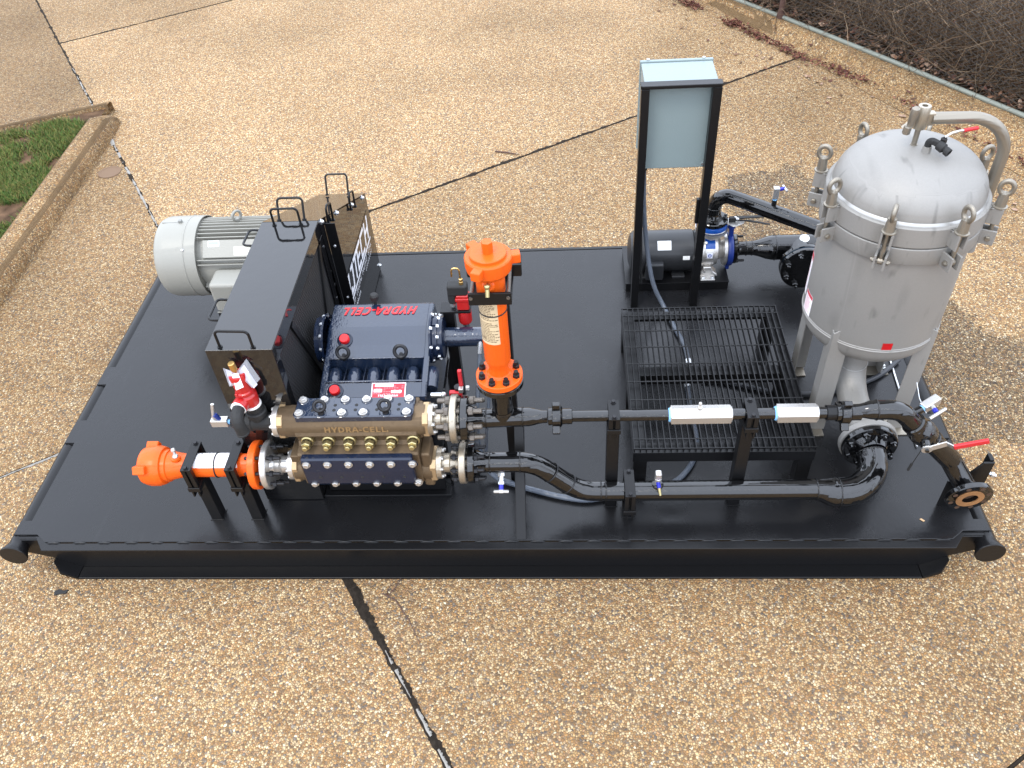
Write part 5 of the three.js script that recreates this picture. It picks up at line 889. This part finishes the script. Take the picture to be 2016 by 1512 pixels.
  // outlet with elbow and flange
  part(t, 'outlet_elbow', [sweep(route(v3([[1.412, .36, -.655], [1.412, .152, -.64], [1.412, .152, -.36]]), .14), .0555, 40, false), sweep(v3([[1.412, .152, -.38], [1.412, .152, -.342]]), .0555, 40, false)], M.stainless, 'bent outlet pipe');
  part(t, 'outlet_weld', [torus(V(1.412, .262, -.642), V(0, 1, .12).normalize(), .0557, .0018)], M.weldSS);
  part(t, 'outlet_flange', flangeDisc(V(1.412, .152, -.338), Z, .103, .024), M.stainless, 'grey outlet flange');
  // stickers
  const wl = (az0, az1, y0, y1, tex) => { const g = wrap(c(y0), Y, Z, .2408, y1 - y0, az0, az1); return part(t, 'sticker', g, tex); };
  const warn = canvasTex(128, 192, (x, w, h) => { x.fillStyle = '#f0eaec'; x.fillRect(0, 0, w, h); x.fillStyle = '#c33b49'; x.fillRect(4, 4, w - 8, 30); x.fillStyle = '#d99aa2'; for (let j = 0; j < 13; j++) x.fillRect(12, 46 + j * 10.5, 60 + hash(j, 2, 2) * 44, 4); });
  wl(-1.62, -1.36, .475, .565, std({ map: warn, roughness: .4 })).userData.label = 'white and red warning sticker';
  wl(-2.0, -1.68, .52, .70, std({ map: warn, roughness: .4 })).userData.label = 'tall white sticker';
  wl(-.11, .03, .478, .508, std({ map: canvasTex(128, 64, (x, w, h) => { x.fillStyle = '#b3121a'; x.fillRect(0, 0, w, h); x.fillStyle = '#8d0c12'; for (let j = 0; j < 5; j++) x.fillRect(10, 8 + j * 11, 90 * hash(j, 4, 4) + 10, 3); }), roughness: .35 })).userData.label = 'small red sticker';
  // marks rubbed on the steel: dark scuffs with an outline of their own
  // ground rod and black mat
  const rd = thing('steel_rod', 'thin bright steel rod lying along the deck edge right of the filter legs', 'rod', [1.68, 0, -.8]);
  part(rd, 'rod', cyl(V(1.70, .006, -1.05), V(1.655, .006, -.42), .0042, .0042, 8), M.zinc);
}
// ---------------------------------------------------------------- grated platform
{
  const t = thing('grated_platform', 'low black platform of open steel grating in front of the control cabinet', 'platform', [.88, 0, -.65]);
  const x0 = .553, x1 = 1.205, z0 = -1.045, z1 = -.245, H = .212, bh = .02;
  for (let i = 0; i <= 29; i++) { const x = x0 + .004 + i * (x1 - x0 - .008) / 29; part(t, 'bearing_bar', BOLT.bar || (BOLT.bar = boxUV(new THREE.BoxGeometry(.0034, bh, z1 - z0 - .008))), M.satin, null, { p: V(x, H - bh / 2, (z0 + z1) / 2) }); }
  for (let i = 0; i < 8; i++) { const z = z0 + .048 + i * .1005; part(t, 'cross_rod', cyl(V(x0, H - .0018, z), V(x1, H - .0018, z), .0029, .0029, 8), M.satin); }
  part(t, 'banding', [box(x0, x1, H - .006, H + .0005, z1 - .004, z1, .0006), box(x0, x1, H - .006, H + .0005, z0, z0 + .004, .0006)], M.satin);
  const f = H - bh - .002;
  part(t, 'frame', [box(x0, x1, f - .006, f, z1 - .05, z1, .001), box(x0, x1, f - .05, f - .006, z1 - .006, z1 - .001, .001), box(x0, x1, f - .006, f, z0, z0 + .05, .001), box(x0, x1, f - .05, f - .006, z0 + .001, z0 + .006, .001), box(x0, x0 + .05, f - .006, f, z0 + .05, z1 - .05, .001), box(x0 + .001, x0 + .006, f - .05, f - .006, z0 + .006, z1 - .006, .001), box(x1 - .05, x1, f - .006, f, z0 + .05, z1 - .05, .001), box(x1 - .006, x1 - .001, f - .05, f - .006, z0 + .006, z1 - .006, .001)], M.satin);
  part(t, 'middle_beam', [box(x0 + .052, x1 - .052, f - .05, f - .001, -.70, -.65, .002)], M.satin);
  for (const [x, z] of [[x0 + .003, z1 - .053], [x1 - .053, z1 - .053], [x0 + .003, z0 + .003], [x1 - .053, z0 + .003], [x0 + .003, -.70], [x1 - .053, -.70]]) part(t, 'leg', [box(x, x + .05, 0, f - .007, z, z + .05, .002)], M.satin);
}
// ---------------------------------------------------------------- control cabinet on its frame
{
  const s = thing('cabinet_stand', 'tall black two-post steel frame carrying the pale cabinet', 'stand', [.77, 0, -1.33]);
  part(s, 'post', [box(.618, .650, 0, 1.0625, -1.353, -1.31, .002)], M.satin);
  part(s, 'post', [box(.889, .924, 0, 1.0625, -1.353, -1.31, .002)], M.satin);
  part(s, 'top_rail', prism([[.616, -1.352], [.616, -1.314], [.622, -1.308], [.92, -1.308], [.926, -1.314], [.926, -1.352]], 'y', 1.064, 1.078, .002), M.satin);
  part(s, 'gusset', [box(.876, .889, .44, .56, -1.35, -1.33, .002), box(.6, .618, 0, .006, -1.37, -1.29, .001), box(.924, .94, 0, .006, -1.37, -1.29, .001)], M.satin);
  part(s, 'conduit', sweep(route(v3([[.648, .72, -1.375], [.652, .4, -1.365], [.665, .1, -1.36]]), .3), .006, 10), M.gasket);
  const c = thing('control_cabinet', 'pale grey green control cabinet seen from behind on tall black posts', 'cabinet', [.77, .7, -1.43]);
  part(c, 'body', box(.632, .914, .698, 1.072, -1.53, -1.357, .004), M.boxGrey);
  part(c, 'door', box(.628, .918, .694, 1.077, -1.55, -1.533, .004), M.boxGrey);
  part(c, 'hinge', [cyl(V(.66, 1.078, -1.543), V(.66, 1.082, -1.543), .006, .006, 10), cyl(V(.88, 1.078, -1.543), V(.88, 1.082, -1.543), .006, .006, 10)], M.zinc);
  part(c, 'cable_gland', [cyl(V(.655, .67, -1.40), V(.655, .698, -1.40), .012, .012, 12)], M.gasket);
  part(c, 'screw', [cyl(V(.885, .715, -1.357), V(.885, .715, -1.352), .005, .005, 10)], M.zinc);
}
// ---------------------------------------------------------------- feed pump at the back
{
  const PY = .148, PZ = -1.55, A = x => V(x, PY, PZ);
  const pl = thing('pump_plinth', 'low black steel plinth under the small black motor at the back', 'plinth', [.84, 0, -1.58]);
  part(pl, 'plinth', [box(.602, 1.083, 0, .042, -1.72, -1.43, .002), box(.6, 1.085, .042, .046, -1.722, -1.428, .001)], M.satin);
  const t = thing('feed_pump', 'small black motor with stainless pump end on the plinth behind the cabinet posts', 'pump', [.84, .046, PZ]);
  part(t, 'motor_body', [lathe([[0, 0], [.05, .002], [.085, .012], [.098, .028], [.1, .04], [.1, .075], [.096, .077], [.097, .085], [.097, .3], [.088, .304], [.092, .308], [.092, .335], [.07, .34], [0, .34]], A(.612), X, 56, .4)], M.motorBlack);
  for (let i = 0; i < 14; i++) { const k = i / 14 * 6.283; part(t, 'vent_slot', BOLT.vs || (BOLT.vs = box(-.02, .0, .0905, .0935, -.006, .006, .001)), M.gasket, null, { p: A(.944), q: new THREE.Quaternion().setFromAxisAngle(X, k) }); }
  part(t, 'end_bolt', [hex(V(.925, PY + .06, PZ + .075), V(0, .6, .8), .008, .012)], M.zinc);
  part(t, 'junction_box', [box(.69, .775, .065, .155, PZ + .085, PZ + .125, .008), box(.694, .771, .069, .151, PZ + .1245, PZ + .128, .003)], M.motorBlack);
  part(t, 'mounting_foot', [box(.66, .72, .046, .06, PZ - .08, PZ + .09, .003), box(.82, .88, .046, .06, PZ - .08, PZ + .09, .003)], M.motorBlack);
  const wlab = (x0, x1, a0, a1, m) => part(t, 'label', wrap(A(x0), X, Z, .0976, x1 - x0, a0, a1), m);
  wlab(.745, .808, -1.08, -.62, M.white); wlab(.665, .678, -1.0, -.6, M.white); wlab(.862, .894, -.32, -.12, M.white);
  // stainless pump end
  part(t, 'casing', [lathe([[.07, 0], [.085, .001], [.085, .012], [.078, .014], [.08, .02], [.08, .06], [.07, .078], [.05, .085], [.04, .105], [.076, .108], [.076, .122], [0, .122]], A(.95), X, 48, .5), lathe([[.05, .05], [.044, .075], [.042, .1], [.075, .104], [.075, .116], [0, .116]], V(.997, PY, PZ - .01), Y, 44, .5)], M.steel, 'stainless steel pump casing');
  part(t, 'casing_foot', [prism([[.955, .046], [1.035, .046], [1.03, .06], [1.012, .075], [1.0, .1], [.965, .1], [.955, .07]], 'z', PZ + .03, PZ + .08, .003), box(.952, 1.02, .046, .054, PZ + .06, PZ + .115, .003)], M.steel);
  bolts(t, 'foot_bolt', [V(.965, .054, PZ + .1), V(1.008, .054, PZ + .1)], Y, 'fb', hexBolt(.007, .006), M.zinc);
  part(t, 'drain_plug', [cyl(V(.968, .09, PZ + .075), V(.968, .088, PZ + .1), .006, .006, 10), hex(V(.968, PY + .072, PZ + .055), V(0, .8, .6), .007, .01)], M.plated);
  part(t, 'paint_patch', wrap(A(.968), X, V(0, 1, .2), .0809, .045, -.15, .75), M.blue, 'blue paint on the casing');
  part(t, 'round_label', wrap(A(.975), X, Z, .0808, .026, -.38, -.06, false), std({ map: canvasTex(64, 64, (c, w, h) => { c.fillStyle = '#dfe3ee'; c.fillRect(0, 0, w, h); c.strokeStyle = '#1c2f86'; c.lineWidth = 8; c.beginPath(); c.arc(32, 32, 18, 0, 6.3); c.stroke(); c.fillStyle = '#1c2f86'; c.fillRect(28, 18, 8, 28); }), roughness: .4 }), 'white label with blue ring');
  const bt = stud(-.045, .03, .006, .012, -.03, .01);
  // valves and pipe
  const wv = thing('wafer_valve', 'blue wafer valve with black twin lever on the stainless pump inlet', 'valve', [1.085, PY, PZ]);
  part(wv, 'body', [lathe([[.03, 0], [.078, .001], [.08, .004], [.08, .022], [.078, .026], [.03, .027]], A(1.073), X, 40), box(1.076, 1.098, PY + .07, PY + .13, PZ - .016, PZ + .016, .005), cyl(V(1.087, PY + .12, PZ), V(1.087, PY + .15, PZ), .018, .014, 18), box(1.078, 1.096, PY - .1, PY - .07, PZ + .0, PZ + .03, .004)], M.deepBlue);
  part(wv, 'notch_plate', [prism([[1.052, PZ + .01], [1.052, PZ - .02], [1.08, PZ - .03], [1.145, PZ + .0], [1.135, PZ + .02], [1.1, PZ + .04], [1.085, PZ + .045]], 'y', PY + .15, PY + .153, .0006)], M.plated);
  part(wv, 'lever', [prism([[1.075, PZ - .012], [1.11, PZ - .014], [1.27, PZ - .02], [1.272, PZ - .005], [1.11, PZ + .006], [1.075, PZ + .008]], 'y', PY + .165, PY + .171, .001), prism([[1.1, PZ + .0], [1.16, PZ + .004], [1.25, PZ + .04], [1.246, PZ + .048], [1.15, PZ + .014], [1.1, PZ + .01]], 'y', PY + .157, PY + .162, .001), box(1.07, 1.1, PY + .15, PY + .175, PZ - .01, PZ + .01, .003)], M.gasket);
  bolts(wv, 'pivot_screw', [V(1.098, PY + .172, PZ), V(1.106, PY + .172, PZ + .012)], Y, 'pv', hexBolt(.005, .003), M.zinc);
  const sp = thing('feed_pipe', 'glossy black feed pipe widening towards the strainer behind the filter vessel', 'pipe', [1.25, PY, PZ]);
  part(sp, 'flange', [flangeDisc(A(1.102), X, .07, .018), lathe([[.05, 0], [.036, .012], [.034, .02]], A(1.12), X, 32)], M.gloss);
  bolts(sp, 'bolt', ring(A(1.11), X, .057, 4, .785), X, 'wb', stud(-.03, .045, .006, .01, -.02, .0105), M.blackOx);
  part(sp, 'reducer', [sweep([A(1.11), A(1.165), A(1.185), A(1.20), A(1.225), A(1.26), A(1.285), A(1.30), A(1.44), A(1.56)], [.033, .033, .0335, .034, .04, .053, .058, .059, .059, .059], 36), weldRing(A(1.168), X, .0335), weldRing(A(1.195), X, .034), weldRing(A(1.30), X, .059)], M.gloss);
  part(sp, 'strainer_leg', [cyl(V(1.405, PY, PZ), V(1.405, PY - .003, -1.415), .058, .058, 36), flangeDisc(V(1.405, PY - .003, -1.425), Z, .108, .02), flangeDisc(V(1.405, PY - .003, -1.397), Z, .108, .02)], M.gloss, 'flanged strainer branch');
  part(sp, 'gasket', lathe([[.0, 0], [.1, 0], [.1, .006], [0, .006]], V(1.405, PY - .003, -1.404), Z, 40), M.ptfe, 'blue gasket');
  bolts(sp, 'bolt', ring(V(1.405, PY - .003, -1.4), Z, .087, 8, .39), Z, 'sb2', stud(-.035, .05, .008, .024, -.028, .0135), M.gloss);
  part(sp, 'tag', lathe([[0, 0], [.022, 0], [.022, .002], [0, .002]], V(1.425, PY + .06, PZ + .02), V(-.1, .95, .3), 24), M.white, 'round white tag');
  // delivery pipe from the top of the pump to the vessel
  const fo = V(.997, PY + .116, PZ - .01);
  const dv = thing('delivery_pipe', 'glossy black bent pipe rising from the feed pump to the filter vessel', 'pipe', [1.1, .4, -1.5]);
  part(dv, 'flange', [flangeDisc(V(fo.x, fo.y + .034, fo.z), Y, .07, .02), lathe([[.05, 0], [.037, .014], [.034, .03]], V(fo.x, fo.y + .053, fo.z), Y, 32)], M.gloss);
  bolts(dv, 'bolt', ring(V(fo.x, fo.y + .045, fo.z), Y, .056, 4, .2), Y, 'db', stud(-.03, .03, .006, .012, -.022, .0105), M.gloss);
  part(dv, 'pipe', [sweep(route([V(fo.x, fo.y + .05, fo.z), V(fo.x, .455, fo.z), V(1.50, .455, -1.15), V(1.53, .455, -.92)], [.085, .09]), .033, 32), weldRing(V(fo.x, .375, fo.z), Y, .033)], M.gloss);
  const bl = thing('wafer_valve', 'bright blue disc valve on top of the stainless pump under the delivery pipe', 'valve', [fo.x, fo.y, fo.z]);
  part(bl, 'body', [lathe([[.03, 0], [.071, .001], [.072, .004], [.072, .028], [.07, .032], [.03, .033]], V(fo.x, fo.y + .0005, fo.z), Y, 40)], M.blue);
  part(bl, 'disc_rim', lathe([[.0725, .004], [.0745, .005], [.0745, .01], [.0725, .011]], fo, Y, 44), M.steel);
  // tee handle vent on the delivery pipe
  const nv = thing('vent_valve', 'silver tee-handle valve with blue cap on the delivery pipe left of the vessel', 'valve', [1.215, .484, -1.385]);
  const o = V(1.215, .484, -1.385);
  part(nv, 'nipple', cyl(o, V(o.x, o.y + .03, o.z), .011, .011, 14), M.gloss);
  part(nv, 'thread_tape', cyl(V(o.x, o.y + .03, o.z), V(o.x, o.y + .038, o.z), .0095, .0095, 14), M.ptfe);
  part(nv, 'body', [box(o.x - .0125, o.x + .0125, o.y + .038, o.y + .09, o.z - .0125, o.z + .0125, .003)], M.zinc);
  part(nv, 'collar', cyl(V(o.x + .008, o.y + .078, o.z), V(o.x + .035, o.y + .085, o.z), .0075, .0075, 12), M.blueKnob, 'blue collar');
  part(nv, 'handle', cyl(V(o.x + .03, o.y + .085, o.z - .02), V(o.x + .038, o.y + .085, o.z + .026), .0055, .0055, 10), M.plated);
}
// ---------------------------------------------------------------- filter bowl and bracket beside the crank cover
{
  const s = thing('bracket_post', 'black square post with flat shelf behind the discharge flange', 'post', [-.115, 0, -.625]);
  part(s, 'post', box(-.135, -.095, 0, .578, -.645, -.605, .002), M.satin);
  part(s, 'shelf', box(-.142, -.03, .579, .587, -.65, -.59, .001), M.satin);
  const f = thing('air_filter', 'red and black filter bowl with bent copper hook on the bracket shelf', 'filter', [-.02, .72, -.45]);
  const c = V(-.025, 0, -.45);
  part(f, 'bowl', [lathe([[.012, .655], [.022, .657], [.0255, .664], [.0255, .714], [0, .714]], c, Y, 28), box(-.048, -.004, .724, .79, -.472, -.43, .005), box(-.052, .0, .765, .778, -.475, -.427, .003)], M.red, 'red bowl and body');
  part(f, 'elbow', [box(-.078, -.004, .786, .832, -.475, -.432, .009), box(-.08, -.046, .745, .80, -.47, -.436, .012)], M.gasket, 'black plastic elbow');
  part(f, 'hook', [sweep(route(v3([[-.025, .83, -.45], [-.027, .9, -.45], [-.054, .9, -.45], [-.056, .865, -.45]]), .012), .0033, 10), hex(V(-.025, .832, -.45), Y, .0085, .012), lathe([[.007, 0], [.007, .01], [.0045, .012]], V(-.025, .844, -.45), Y, 12)], M.brass, 'bent copper tube');
  part(f, 'fitting', [hex(V(-.023, .655, -.45), nY, .0145, .018), cyl(V(-.023, .64, -.45), V(-.022, .60, -.445), .008, .0075, 12), hex(V(-.064, .745, -.452), nY, .011, .016)], M.zinc, 'silver fittings');
  f.position.add(V(-.03, -.136, -.165));
  const rv = thing('lever_valve', 'small ball valve with red lever behind the bright discharge flange', 'valve', [-.03, .5, -.27]);
  part(rv, 'lever', [box(-.055, -.041, .5, .575, -.30, -.286, .003), box(-.09, -.045, .475, .49, -.285, -.268, .003)], M.redGrip);
  part(rv, 'bracket', [box(-.056, -.04, .49, .508, -.284, -.266, .002), hex(V(-.03, .505, -.275), X, .01, .012)], M.plated);
  part(rv, 'body', cyl(V(-.06, .44, -.29), V(-.06, .5, -.29), .014, .014, 14), M.blackOx);
}
// ---------------------------------------------------------------- hoses
{
  const H = (name, label, pts, r, m, ferr) => { const t = thing(name, label, 'hose', pts[0]); const c = new THREE.CatmullRomCurve3(v3(pts)); part(t, 'hose', sweep(c.getPoints(pts.length * 8), r, 14), m); for (const [a, b] of ferr || []) part(t, 'ferrule', cyl(V(...a), V(...b), r * 1.35, r * 1.35, 16), M.zinc, 'silver crimped ferrule'); return t; };
  H('conduit_hose', 'grey flexible conduit hanging from the cabinet and running under the grating', [[.652, .7, -1.40], [.66, .5, -1.385], [.685, .28, -1.35], [.72, .12, -1.31], [.765, .035, -1.27], [.805, .014, -1.14], [.835, .013, -1.02], [.841, .013, -.92]], .0105, M.hose, [[[.841, .013, -.925], [.842, .013, -.895]]]);
  H('conduit_hose', 'grey flexible conduit curving out from under the front of the grating', [[.82, .014, -.78], [.818, .014, -.68], [.815, .014, -.6], [.823, .014, -.48], [.81, .014, -.39], [.77, .014, -.31], [.71, .014, -.25], [.6, .014, -.22], [.45, .014, -.20]], .0105, M.hose, [[[.82, .014, -.80], [.82, .014, -.755]]]);
  H('conduit_hose', 'dark hose under the grating running right towards the filter legs', [[.885, .013, -.80], [.95, .013, -.795], [1.05, .013, -.765], [1.2, .013, -.715], [1.4, .013, -.72], [1.6, .013, -.80], [1.72, .013, -.9]], .0095, M.rubber);
  H('grey_hose', 'grey hose lying on the deck behind the stepped suction pipe', [[-.02, .3, -.36], [-.02, .12, -.33], [.03, .03, -.28], [.12, .015, -.242], [.2, .014, -.213], [.29, .014, -.185], [.38, .014, -.17], [.45, .014, -.18]], .0105, M.hose);
  H('clear_hose', 'pale braided hose with silver end behind the orange flange', [[.0, .47, -.52], [-.003, .43, -.5], [-.015, .33, -.44], [-.03, .2, -.38], [-.04, .06, -.36]], .0085, M.hose, [[[.004, .50, -.53], [-.002, .455, -.51]]]);
  H('clear_hose', 'second pale hose running down beside the orange flange', [[.04, .43, -.44], [.03, .34, -.39], [.015, .22, -.33], [.005, .1, -.30]], .006, M.hose, [[[.045, .46, -.455], [.036, .40, -.425]]]);
}
renderer.render(scene, camera);
